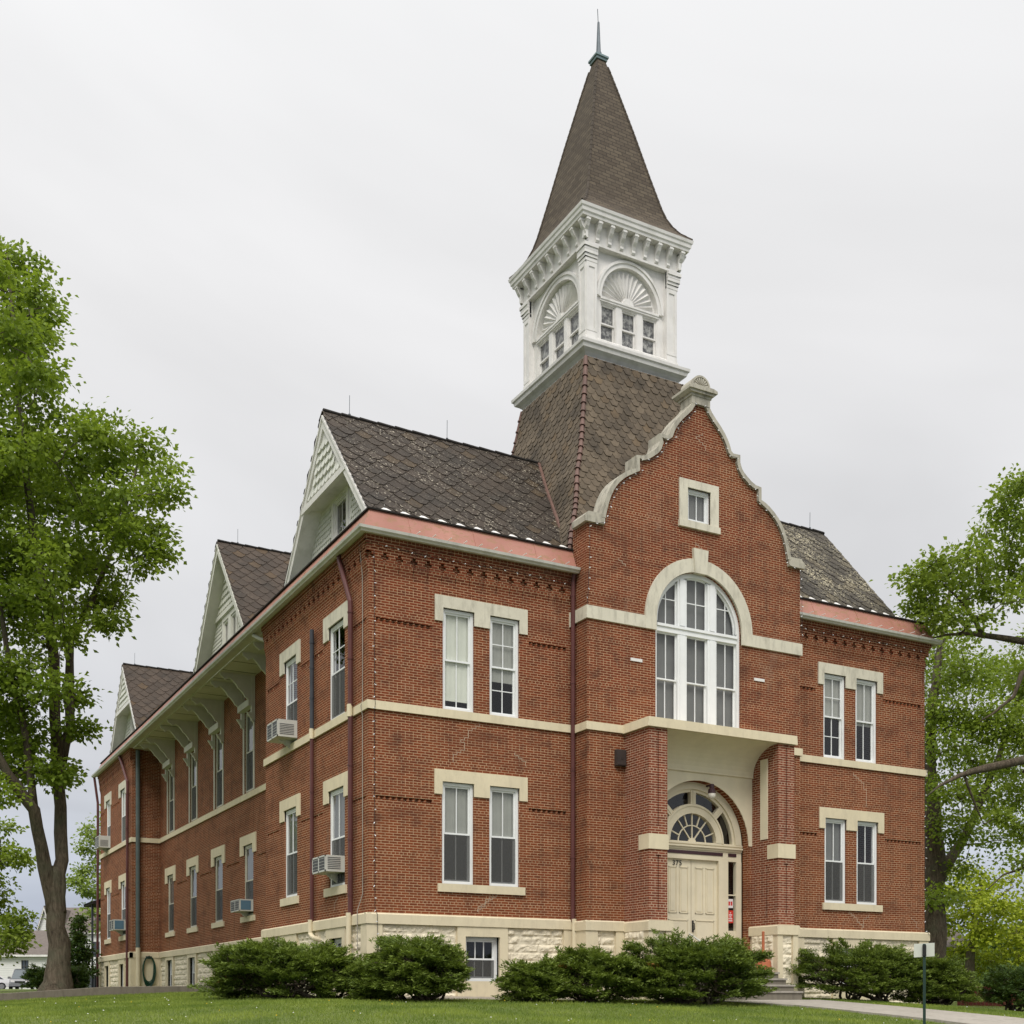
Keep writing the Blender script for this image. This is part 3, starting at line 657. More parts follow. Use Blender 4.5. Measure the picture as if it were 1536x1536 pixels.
g = MB(); g.wall(FRONT, [(6.9, 6.28), (9.5, 6.28)]+ring(1.25), (), OW-.15, 0, edge=False); g.build('blind', 'greyblind', AWo)
# ---- small wall fixtures
mb = MB()
for a in (6.22, 9.87): mb.box(FRONT, a, a+.32, PO-.01, PO+.025, 7.78, 7.85)
mb.build('wall_vent', 'white', B)
mb = MB(); mb.box(FRONT, 5.78, 6.04, PO-.01, PO+.10, 5.31, 5.68); mb.box(FRONT, 5.80, 6.02, PO+.10, PO+.115, 5.33, 5.66); mb.box(FRONT, 5.90, 5.93, PO+.115, PO+.13, 5.46, 5.52)
mb.build('alarm_box', 'boxmetal', B)

# ---- foundation
def rockface(fr, s0, s1, z0, z1, o=0., blk=(.5, 1.0), ch=.19, seed=1):
    rr = random.Random(seed); mb = MB(); g = .028
    ns = max(2, int((s1-s0)/g)); rows = int(round((z1-z0)/ch)); ch = (z1-z0)/rows; nz = int((z1-z0)/g)+1
    cuts = []
    for r in range(rows):
        c = [s0]; x = s0+rr.uniform(.1, .6)
        while x < s1-.15: c.append(x); x += rr.uniform(*blk)
        c.append(s1); cuts.append(c)
    vs = []
    for j in range(nz+1):
        z = z0+(z1-z0)*j/nz; r = min(rows-1, int((z-z0)/ch)); dz = min(z-z0-r*ch, (r+1)*ch-(z-z0))
        for i in range(ns+1):
            s = s0+(s1-s0)*i/ns
            c = cuts[r]; ds = min(abs(s-q) for q in c); d = min(dz, ds)
            e = min(1, d/.05); e = e*e*(3-2*e)
            q = Vector((s*1.0+seed*7, z*1.0, r*3.1))
            h = .5+.9*noise.noise(q*5.5)+.55*noise.noise(q*13)+.25*noise.noise(q*31)
            # sharp ridges
            h += .5*abs(noise.noise(q*Vector((4, 9, 1)) if False else Vector((q.x*4, q.y*9, q.z))))
            hh = .012+e*max(0, h)*.038
            vs.append(fr.p(s, o+hh, z))
    n = ns+1
    mb.add(vs, [(j*n+i, j*n+i+1, (j+1)*n+i+1, (j+1)*n+i) for j in range(nz) for i in range(ns)])
    for e0, e1 in ((s0, s0), (s1, s1)): mb.add([fr.p(e0, o-.02, z0), fr.p(e0, o+.012, z0), fr.p(e0, o+.012, z1), fr.p(e0, o-.02, z1)], [(0, 1, 2, 3)])
    return mb
def foundation(fr, a, b, wins, quoin=(.28, .28), o=0., seed=1, z0=-.45, sur=.2):
    """wins: (s0,s1,z0,z1)"""
    sm = MB(); O = o+.075
    cells = []; x = a+quoin[0]
    e_ = .078 if fr is FRONT else .072
    if quoin[0]: MB().box(fr, a-e_*(quoin[0] > .2), a+quoin[0], o-.02, O, z0, ZW0+.01).build('quoin', 'cream', B)
    if quoin[1]: MB().box(fr, b-quoin[1], b+e_*(quoin[1] > .2), o-.02, O, z0, ZW0+.01).build('quoin', 'cream', B)
    for i, (p, q, c, d) in enumerate(wins):
        if p-sur > x+.12: rockface(fr, x, p-sur, z0, ZW0, o, seed=seed+i).build('foundation', 'rock', B)
        elif p-sur > x: MB().box(fr, x, p-sur, o-.02, O-.002, z0, ZW0).build('foundation', 'cream', B)
        MB().wall(fr, rect(p-sur, q+sur, z0, ZW0), [rect(p, q, c, d)], O, .22).build('window_surround', 'cream', B)
        x = q+sur
        w = window(fr, p, q, c, d, o=o-.1, bars=(2, 0) if q-p > .7 else (1, 0), lower_screen=True, mat='vinyl')
        MB().wall(fr, rect(p-.1, q+.1, c-.1, d+.1), (), o-.45, 0, edge=False).build('dark_room_sheet', 'dark', B)  # near-black sheet, the dimness of the basement room put into its colour
    if b-quoin[1] > x+.1: rockface(fr, x, b-quoin[1], z0, ZW0, o, seed=seed+9).build('foundation', 'rock', B)

foundation(FRONT, 0, 5.0, [(2.24, 3.09, .36, 1.34)], (.28, .25), seed=2)
foundation(FRONT, 11.38, L, [(13.17, 13.95, .36, 1.30)], (.25, .28), seed=21)
foundation(LEFT, 0, 7.25, [(1.42, 2.25, .5, 1.33), (4.75, 5.68, .5, 1.38)], (.28, .28), seed=31)
foundation(RECESS, 7.25, 24.73, [(c+.0-.45, c+.0+.5, .35, 1.43) for c in RC], (.1, .3), seed=41)
foundation(LEFT, 24.73, 31.6, [(26.1, 27.0, .4, 1.35), (29.35, 30.2, .4, 1.35)], (.3, .3), seed=61)
MB().box(RETURN, -.07, 1.09, -.02, .075, -.4, ZW0).build('foundation', 'cream', B)
foundation(FRONT, PX0, 6.0, [], (.24, .22), o=PO, seed=71); foundation(FRONT, 10.36, PX1, [], (.12, .24), o=PO, seed=73)
PAVL = Fr((PX0, 0, 0), (0, -1, 0), (-1, 0, 0)); PAVR = Fr((PX1, 0, 0), (0, -1, 0), (1, 0, 0))
for f_ in (PAVL, PAVR): MB().box(f_, .08, PO, -.02, .072, -.45, ZW0).build('foundation', 'cream', B)
def wtable(fr, a, b, o=0, d=.10, z0=ZW0, z1=ZW1):
    MB().prism(fr, [(o-.02, z0), (o+d, z0), (o+d, z1-.03), (o+d-.03, z1), (o-.02, z1)], a, b, 's').build('water_table', 'cream', B)
wtable(FRONT, -.103, 4.95); wtable(FRONT, 11.45, L+.103); wtable(LEFT, -.096, 7.35); wtable(RECESS, 7.25, 24.63); wtable(RETURN, -.1, 1.0); wtable(LEFT, 24.63, 31.7); wtable(RIGHT, 0, 31.6)
wtable(FRONT, PX0-.1, 6.0, PO, z0=1.52, z1=1.75); wtable(FRONT, 10.36, PX1+.1, PO, z0=1.52, z1=1.75); wtable(PAVL, .11, PO+.09, 0, d=.097, z0=1.522, z1=1.747); wtable(PAVR, .11, PO+.09, 0, d=.097, z0=1.522, z1=1.747)

# ---- porch
PF = 1.57
for sgn, (a, b) in ((-1, (6.06, 6.566)), (1, (9.80, 10.30))):
    mb = MB(); xm = (a+b)/2
    # pier faces with narrow vertical slots
    hs = [rect(xm-.014, xm+.014, 1.95, 3.20), rect(xm-.014, xm+.014, 3.85, 5.98)]
    mb.wall(FRONT, rect(a, b, 1.5, 6.08), hs, PF, .07, edge=False)
    for h in hs: mb.box(FRONT, h[0][0]-.01, h[1][0]+.01, PF-.12, PF-.06, h[0][1]-.02, h[2][1]+.02)
    inn = Fr((b if sgn < 0 else a, 0, 0), (0, -1, 0), (1 if sgn < 0 else -1, 0, 0)); ou = Fr((a if sgn < 0 else b, 0, 0), (0, -1, 0), (-1 if sgn < 0 else 1, 0, 0))
    hi = [rect(1.12, 1.16, 1.95, 3.20)]
    mb.wall(inn, rect(PO, PF, .5, 6.08), hi, 0, .06, edge=False); mb.box(inn, 1.10, 1.18, -.12, -.05, 1.93, 3.22)
    mb.wall(ou, rect(PO, PF, .5, 6.08), (), 0, .06, edge=False)
    for s_, z_ in ((xm, 3.20), (xm, 6.02)): mb.box(FRONT, s_-.06, s_+.06, PF-.01, PF+.02, z_, z_+.035)
    mb.build('porch_pier', 'pier_brick', B)
    MB().box(FRONT, a-.025, b+.02, 1.20, PF+.025, 3.33, 3.67).build('pier_block', 'cream', B)
    A, C = (5.98, 6.68) if sgn < 0 else (9.70, 10.40)
    MB().prism(FRONT, [(A, 1.50), (C, 1.50), (C, 1.70), (C-.03, 1.73), (A+.03, 1.73), (A, 1.70)], PO+.0, PF+.09).build('water_table', 'cream', B)
    q = MB(); O = PF+.06
    for q0 in (A+.03, C-.19): MB().box(FRONT, q0, q0+.16, PF-.15, O, -.45, 1.50).build('quoin', 'cream', B)
    q.box(FRONT, A+.06, C-.06, PO, PF-.02, -.45, 1.50)
    # tooling blocks between the quoins
    rockface(FRONT, A+.19, C-.19, -.40, 1.50, PF+.0, seed=80+sgn, ch=.24).build('foundation', 'rock', B)
    q.build('foundation', 'cream', B)
    sd_ = Fr((A+.03 if sgn < 0 else C-.03, 0, 0), (0, -1, 0), (-1 if sgn < 0 else 1, 0, 0))
    rockface(sd_, PO+.1, PF-.12, -.40, 1.50, 0, seed=90+sgn).build('foundation', 'rock', B)
    if sgn > 0:
        sd2 = Fr((A+.03, 0, 0), (0, -1, 0), (-1, 0, 0)); rockface(sd2, PO+.1, PF-.10, .3, 1.50, 0, seed=95).build('foundation', 'rock', B)
# cream spandrel with arch, cove and side strips
mb = MB(); mb.wall(FRONT, [(9.70, 3.70), (9.80, 3.70), (9.80, 5.42), (6.566, 5.42), (6.566, 3.70), (6.70, 3.70)]+arc(8.2, 3.68, 1.5, 180, 0, 30)[1:-1], (), PO+.02, .03)
pr = [(PO+.015, 5.40), (PO+.05, 5.36), (PO+.06, 5.40)]
cv = [(PO+.06+(PF-PO-.10)*(1-math.cos(R(a))), 5.40+.66*math.sin(R(a))) for a in range(0, 91, 9)]
mb.loft([[FRONT.p(s, o, z) for o, z in [(PO+.02, 5.36), (PO+.07, 5.36)]+cv+[(PF-.02, 6.07), (PO, 6.07)]] for s in (6.566, 9.80)], closed=True)
inn = Fr((9.80, 0, 0), (0, -1, 0), (-1, 0, 0)); mb.box(inn, .94, 1.20, -.01, .02, 3.82, 5.75)
inn = Fr((6.566, 0, 0), (0, -1, 0), (1, 0, 0)); mb.box(inn, .94, 1.20, -.01, .02, 3.82, 5.75)
mb.build('porch_cove', 'cwood', B)
# entrance screen
OD = .36
mb = MB(); c = (8.2, 3.74)
A_ = lambda r, a0=0, a1=180, n=30: arc(c[0], c[1], r, a0, a1, n)
mb.prism(FRONT, A_(1.46)+A_(1.27, 180, 0), OD-.12, OD+.03)
mb.prism(FRONT, A_(1.27)+A_(1.20, 180, 0), OD-.12, OD-.01)
mb.prism(FRONT, A_(.92)+A_(.69, 180, 0), OD-.12, OD+.02); mb.prism(FRONT, A_(.90)+A_(.86, 180, 0), OD+.02, OD+.04)
for ang in (45, 90, 135):
    ca, sa = math.cos(R(ang)), math.sin(R(ang)); wd = .075
    P_ = lambda r, t: (c[0]+r*ca-t*sa, c[1]+r*sa+t*ca)
    mb.prism(FRONT, [P_(.88, -wd), P_(1.24, -wd), P_(1.24, wd), P_(.88, wd)], OD-.11, OD+.01)
    mb.prism(FRONT, [P_(.90, -.02), P_(1.24, -.02), P_(1.24, .02), P_(.90, .02)], OD+.01, OD+.025)
mb.box(FRONT, 6.72, 9.68, OD-.12, OD+.02, 3.57, 3.75); mb.box(FRONT, 6.72, 9.68, OD-.12, OD+.06, 3.62, 3.66); mb.box(FRONT, 6.72, 9.68, OD-.12, OD+.045, 3.69, 3.72)
mb.box(FRONT, 6.72, 9.68, OD-.12, OD-.01, 3.33, 3.57)
for a, b in ((6.72, 6.88), (7.13, 7.42), (8.98, 9.27), (9.52, 9.68)): mb.box(FRONT, a, b, OD-.12, OD, .9, 3.33)
for a, b in ((6.88, 7.13), (9.27, 9.52)):
    mb.box(FRONT, a, b, OD-.12, OD-.03, .9, 1.64); mb.box(FRONT, a+.04, b-.04, OD-.03, OD-.015, 1.0, 1.5); mb.box(FRONT, a, b, OD-.08, OD-.03, 2.50, 2.53)
# fanlight bars
mb.prism(FRONT, A_(.42)+A_(.395, 180, 0), OD-.07, OD-.04)
for ang in (0, 25, 51, 77, 90, 103, 129, 155, 180):
    r0 = .41 if ang in (25, 77, 103, 155) else .08
    if ang in (0, 180): continue
    if ang in (77, 103): ang = 70 if ang == 77 else 110
    if ang in (25, 155): ang = 22 if ang == 25 else 158
    ca, sa = math.cos(R(ang)), math.sin(R(ang))
    P_ = lambda r, t: (c[0]+r*ca-t*sa, c[1]+r*sa+t*ca); mb.prism(FRONT, [P_(r0, -.013), P_(.70, -.013), P_(.70, .013), P_(r0, .013)], OD-.07, OD-.035)
mb.prism(FRONT, A_(.11), OD-.08, OD-.03)
DS = mb.build('door_surround', 'cwood', B)
MB().box(FRONT, 7.20, 9.10, OD-.02, OD+.004, 3.45, 3.53).box(FRONT, 9.27, 9.52, OD-.02, OD+.004, 3.45, 3.53).box(FRONT, 6.88, 7.13, OD-.02, OD+.004, 3.45, 3.53).build('transom_strip', 'bronze', DS)
g = MB(); g.wall(FRONT, A_(1.25)+[(6.95, 3.7), (9.45, 3.7)], (), OD-.055, 0, edge=False)
for a, b in ((6.88, 7.13), (9.27, 9.52)): g.wall(FRONT, rect(a, b, 1.64, 3.33), (), OD-.055, 0, edge=False)
g.build('pane', 'glass', DS)
MB().wall(FRONT, rect(6.7, 9.7, .8, 5.2), (), OD-.42, 0, edge=False).build('dark_hall_sheet', 'dark', DS)  # flat dark sheet paints the gloom of the hall behind the glass
for sgn in (-1, 1):
    mb = MB(); a, b = (7.42, 8.193) if sgn < 0 else (8.207, 8.98)
    mb.box(FRONT, a, b, OD-.13, OD-.08, .9, 3.33)
    D_ = mb
    st = .10
    def fr_panel(x0, x1, z0, z1):
        for (p, q, r_, s_) in ((x0, x0+.018, z0, z1), (x1-.018, x1, z0, z1), (x0, x1, z0, z0+.018), (x0, x1, z1-.018, z1)): D_.box(FRONT, p, q, OD-.08, OD-.062, r_, s_)
        D_.box(FRONT, x0+.05, x1-.05, OD-.08, OD-.068, z0+.05, z1-.05)
    xm = (a+b)/2
    fr_panel(a+.11, xm-.04, 2.03, 3.14); fr_panel(xm+.04, b-.09, 2.03, 3.14); fr_panel(a+.11, b-.09, 1.05, 1.87)
    d = mb.build('door', 'cwood', B)
    if sgn > 0:
        h = MB(); h.box(FRONT, 8.225, 8.265, OD-.08, OD-.055, 1.58, 1.86); h.tube([FRONT.p(8.245, OD-.06, 1.62), FRONT.p(8.245, OD-.0, 1.65), FRONT.p(8.245, OD-.0, 1.78), FRONT.p(8.245, OD-.06, 1.80)], .012, 6)
        h.build('handle', 'black', d)
    else:
        cu = bpy.data.curves.new('house_number', 'FONT'); cu.body = '375'; cu.size = .17; cu.extrude = .006; cu.align_x = 'CENTER'; cu.space_character = 1.15
        co = bpy.data.objects.new('tmp', cu); col.objects.link(co); dg = bpy.context.evaluated_depsgraph_get(); me = bpy.data.meshes.new_from_object(co.evaluated_get(dg))
        bpy.data.objects.remove(co); me.materials.clear(); me.materials.append(M['black'])
        from mathutils import Matrix
        me.transform(Matrix.Translation((7.78, -(OD-.07), 3.175)) @ Matrix.Rotation(R(90), 4, 'X'))
        o = bpy.data.objects.new('house_number', me); col.objects.link(o); o.parent = d; o.matrix_parent_inverse = WM(d).inverted()
# notices in the side light
o_ = OD-.045
mb = MB(); mb.box(FRONT, 9.29, 9.45, o_, o_+.003, 2.20, 2.42); P1 = mb.build('notice', 'paper', B, label='white notice with red print')
MB().box(FRONT, 9.31, 9.36, o_+.003, o_+.005, 2.26, 2.36).box(FRONT, 9.38, 9.43, o_+.003, o_+.005, 2.26, 2.36).build('print', 'redsign', P1)
mb = MB(); mb.box(FRONT, 9.28, 9.46, o_, o_+.003, 1.83, 2.14); P2 = mb.build('notice', 'redsign', B, label='red notice with white print')
mb = MB()
for k, (wd, z_) in enumerate(((.03, 2.08), (.10, 2.03), (.06, 1.98), (.11, 1.935), (.12, 1.885))): mb.box(FRONT, 9.37-wd/2, 9.37+wd/2, o_+.003, o_+.005, z_-.012, z_+.012)
mb.build('print', 'paper', P2)
# entrance lamp
mb = MB(); cx, cy, cz = 8.42, -.80, 4.93
mb.lathe((cx, cy, cz), [(.03, .16), (.055, .15), (.06, .05), (.085, .03), (.095, -.06), (.09, -.07)], 14); mb.tube([(8.42, -.60, 5.06), (8.42, -.78, 5.08)], .022, 8)
LP = mb.build('wall_lamp', 'bronze', B)
MB().lathe((cx, cy, cz), [(.092, -.072), (.085, -.15), (.06, -.19), (.02, -.20)], 14).build('lamp_shade', 'lampglass', LP, smooth=True)
# steps
for k in range(6):
    z = .15*(k+1); y1 = -2.52+.27*k
    st_ = MB().box(FRONT, 6.72, 9.68, .3, -y1, z-.15-(.4 if k == 0 else 0), z-.045).build('step', 'step', B); MB().box(FRONT, 6.70, 9.70, .3, -y1+.03, z-.043, z).build('tread', 'concrete', st_)
# ================================================================ roofs
def tiles(mapf, s0, s1, t0, t1, inside, W=.44, H=.50, seed=0, lift=.018):
    """diamond slates laid over a face; mapf(s, t, n) gives the point n above the face"""
    rr = random.Random(seed); mb = MB(); mb.tint = []; row = H/2; j = 0; t = t0
    w2 = W/2*.97; b = .07
    while t < t1+row*1.5:
        s = s0-(W/2 if j % 2 else 0)
        while s < s1+W:
            ref = None
            for q in ((s, t), (s, t-.8*row), (s-w2*.8, t), (s+w2*.8, t), (s, t+.8*row)):
                if inside(*q): ref = q; break
            if ref:
                rs, rt = ref
                k = rr.uniform(-.012, .012); ex = rr.uniform(.0, .012); top = t+row
                pts = [(s-b, t-row+k), (s+b, t-row+k), (s+w2, t-.06), (s+w2, t+.05), (s+b, top), (s-b, top), (s-w2, t+.05), (s-w2, t-.06)]
                vs = []
                cl_ = []
                for (a, c) in pts:
                    if not inside(a, c):
                        lo_, hi_ = 0., 1.
                        for _ in range(7):
                            m_ = (lo_+hi_)/2
                            if inside(rs+(a-rs)*m_, rt+(c-rt)*m_): lo_ = m_
                            else: hi_ = m_
                        a, c = rs+(a-rs)*lo_, rt+(c-rt)*lo_
                    cl_.append((a, c)); vs.append(mapf(a, c, .006+lift*(top-c)/(H)+ex*(top-c)/H))
                pts = cl_
                mb.add(vs, [tuple(range(8))]); 
                n0 = len(mb.v)-8
                lo = [mapf(a, c, .0) for (a, c) in (pts[0], pts[1], pts[2], pts[7])]
                c0 = rr.random(); c1 = rr.random(); mb.tint.append((c0, c1, rr.random()))
                m0 = len(mb.v); mb.v += [tuple(p) for p in lo]
                mb.f += [(n0, n0+1, m0+1, m0), (n0+1, n0+2, m0+2, m0+1), (n0, m0, m0+3, n0+7)]; mb.tint += [(0, 0, 0)]*3
            s += W
        t += row; j += 1
    return mb
def plane_map(P0, U, T):
    P0, U, T = Vector(P0), Vector(U).normalized(), Vector(T).normalized(); N = U.cross(T).normalized()
    if N.z < 0: N = -N
    return lambda s, t, n=0: P0+U*s+T*t+N*n
def quadroof(name_mat, P0, U, T, poly, parent, seed=0, label=None, W=.44, H=.5):
    """poly in plane coords; bed plus slates"""
    mf = plane_map(P0, U, T)
    def inside(s, t):
        c = False; n = len(poly)
        for i in range(n):
            (a, b), (p, q) = poly[i], poly[(i+1) % n]
            if (b > t) != (q > t) and s < (p-a)*(t-b)/(q-b)+a: c = not c
        return c
    ss = [p[0] for p in poly]; tt = [p[1] for p in poly]
    mb = tiles(mf, min(ss), max(ss), min(tt)+.1, max(tt), inside, seed=seed, W=W, H=H)
    o = mb.build('roof', name_mat, parent, label=label)
    poly = [(max(a, .14) if P0[0] < 2 and abs(U[0]) == 1 else a, b) for a, b in poly]
    bed = MB(); bed.add([mf(a, b, -.0) for a, b in poly], [tuple(range(len(poly)))]); bed.add([mf(a, b, -.12) for a, b in poly], [tuple(range(len(poly)))])
    n = len(poly); b0 = 0
    bed.f += [(i, (i+1) % n, (i+1) % n+n, i+n) for i in range(n)]
    bed.build('roof_bed', 'slate_bed', o)
    return o
YR, ZR = 3.62, 13.95; Y0, Z0 = .46, 10.32           # front wing ridge and eave
SL = math.hypot(YR-Y0, ZR-Z0); GX = .30
tv = (0, YR-Y0, ZR-Z0); tb = (0, -(YR-Y0), ZR-Z0)
# left front wing: from the gable to the tower skirt; right front wing mirrored
quadroof('slate', (GX-.07, Y0, Z0), (1, 0, 0), tv, [(0, 0), (5.27, 0), (6.07, SL), (0, SL)], B, 1, 'left wing roof slope')
quadroof('slate_lichen', (10.6, Y0, Z0), (1, 0, 0), tv, [(0, 0), (L-GX-10.6, 0), (L-GX-10.6, SL), (0, SL)], B, 2, 'lichen covered right wing roof slope')
quadroof('slate', (GX-.07, 2*YR-Y0, Z0), (1, 0, 0), tb, [(0, 0), (L-2*GX, 0), (L-2*GX, SL), (0, SL)], B, 3, W=.6, H=.8)
# the two roofs behind, each with its own gable to the side
def cross_roof(yc, x0, zap, hw, zb, mat, seed):
    s = math.hypot(hw, zap-zb)
    quadroof(mat, (x0, yc-hw, zb), (1, 0, 0), (0, hw, zap-zb), [(0, 0), (L-x0-.3, 0), (L-x0-.3, s), (0, s)], B, seed)
    quadroof(mat, (x0, yc+hw, zb), (1, 0, 0), (0, -hw, zap-zb), [(0, 0), (L-x0-.3, 0), (L-x0-.3, s), (0, s)], B, seed+1, W=.6, H=.8)
cross_roof(16.1, 1.02, 15.15, 4.2, 10.33, 'slate_brown', 11); cross_roof(28.0, GX-.07, 13.85, 3.1, 10.33, 'slate_brown', 13)
mb = MB(); mb.box(WORLD, .6, 15.8, .7, 30.9, 9.75, 10.28); mb.prism(WORLD, [(5, 10.2), (8.2, 13.2), (11.4, 10.2)], 5, 28); mb.build('roof_deck', 'slate_bed', B)
# ridge caps
def ridge(pts, r=.055):
    mb = MB(); a, b = Vector(pts[0]), Vector(pts[1]); n = int((b-a).length/.45)
    for i in range(n):
        p, q = a.lerp(b, i/n), a.lerp(b, (i+1)/n); mb.tube([p+Vector((0, 0, .01)), q+Vector((0, 0, .01-.012))], [r, r*.85], 6)
    return mb.build('ridge_cap', 'slate_bed', B)
ridge(((GX-.02, YR, ZR+.02), (6.3, YR, ZR+.02))); ridge(((10.2, YR, ZR+.02), (L-GX, YR, ZR+.02))); ridge(((1.07, 16.1, 15.17), (15.3, 16.1, 15.17))); ridge(((GX-.02, 28.0, 13.87), (16, 28.0, 13.87)))
# valley flashing between wing roof and tower skirt
MB().tube([(6.2, 3.60, 13.95), (5.86, 2.60, 12.80), (5.56, 1.55, 11.60), (5.34, .80, 10.74), (5.28, .55, 10.45)], .05, 6).build('valley_flashing', 'hipcap', B)
# ---- red metal skirt, its dark cap and the gutter
def skirt_run(fr, a, b, miter=(1, 1), o=0):
    ma, mb_ = miter
    prof = [(o+.27, 9.81), (o+.17, 9.87), (o+.03, 10.19), (o-.02, 10.30), (o-.04, 10.31), (o-.04, 9.84)]
    m = MB(); m.loft([[fr.p(a-ma*q, q, z) for q, z in prof], [fr.p(b+mb_*q, q, z) for q, z in prof]])
    s_ = a+.9
    while s_ < b-.3: m.loft([[fr.p(s_+e, q+.006, z+.006) for q, z in prof[:4]]+[fr.p(s_+e, q-.01, z-.01) for q, z in prof[:4][::-1]] for e in (-.008, .008)]); s_ += 1.55
    m.build('roof_skirt', 'skirt', B)
    prof = [(o+.03, 10.30), (o+.03, 10.335), (o-.45, 10.345), (o-.45, 10.30)]
    m = MB(); m.loft([[fr.p(a-ma*q, q, z) for q, z in prof], [fr.p(b+mb_*q, q, z) for q, z in prof]])
    m.build('skirt_cap', 'slate_bed', B)
    prof = [(o+.20, 9.70), (o+.28, 9.70), (o+.295, 9.725), (o+.335, 9.755), (o+.345, 9.81), (o+.325, 9.815), (o+.315, 9.79), (o+.23, 9.755), (o+.20, 9.815)]
    m = MB(); m.loft([[fr.p(a-ma*q, q, z) for q, z in prof], [fr.p(b+mb_*q, q, z) for q, z in prof]])
    m.build('gutter', 'gutter', B)
    prof = [(o-.02, 9.735), (o+.225, 9.735), (o+.225, 9.80), (o-.02, 9.80)]
    m = MB(); m.loft([[fr.p(a-ma*q, q, z) for q, z in prof], [fr.p(b+mb_*q, q, z) for q, z in prof]])
    m.build('soffit', 'swood', B)
skirt_run(FRONT, 0, 5.03, (1, 0)); skirt_run(FRONT, 11.37, L, (0, 1)); skirt_run(LEFT, 0, 31.6, (1, 1)); skirt_run(RIGHT, 0, 31.6, (1, 1))
# white snow-melt triangles at the foot of the slates
mb = MB(); s = .42
while s < 4.9:
    mb.add([FRONT.p(s-.16, -.04, 10.345), FRONT.p(s+.18, -.04, 10.345), FRONT.p(s+.04, -.14, 10.445), FRONT.p(s-.03, -.14, 10.445)], [(0, 1, 2, 3)]); s += .44
s = 11.5
while s < 15.9:
    mb.add([FRONT.p(s-.16, -.04, 10.345), FRONT.p(s+.18, -.04, 10.345), FRONT.p(s+.04, -.14, 10.445), FRONT.p(s-.03, -.14, 10.445)], [(0, 1, 2, 3)]); s += .44
mb.build('flashing', 'white', B)
# small gutter hangers
mb = MB()
for s in [1.0+.37*i for i in range(11)]+[11.6+.4*i for i in range(12)]: mb.box(FRONT, s, s+.02, .22, .37, 9.868, 9.882)
mb.build('gutter_strap', 'white', B)

# ---- side gables
def fish(fr, inside, s0, s1, z0, z1, o, W=.13, H=.12, seed=0, dep=.022):
    rr = random.Random(seed); mb = MB(); mb.tint = []; j = 0; z = z0
    while z < z1:
        s = s0-(W/2 if j % 2 else 0)
        while s < s1:
            if inside(s+W/2, z+H*.4):
                pts = [(s+.004, z+H), (s+.004, z+H*.35), (s+W*.22, z+.01), (s+W*.5, z-H*.06), (s+W*.78, z+.01), (s+W-.004, z+H*.35), (s+W-.004, z+H)]
                vs = [fr.p(a, o+.004+dep*(z+H-c)/H, c) for a, c in pts]; mb.add(vs, [tuple(range(7))]); mb.tint.append((rr.random(), 0, 0))
                n0 = len(mb.v)-7; m0 = len(mb.v); mb.v += [tuple(fr.p(a, o-.01, c)) for a, c in pts[1:6]]
                mb.f += [(n0+1+i, n0+2+i, m0+1+i, m0+i) for i in range(4)]; mb.tint += [(0, 0, 0)]*4
            s += W
        z += H; j += 1
    return mb
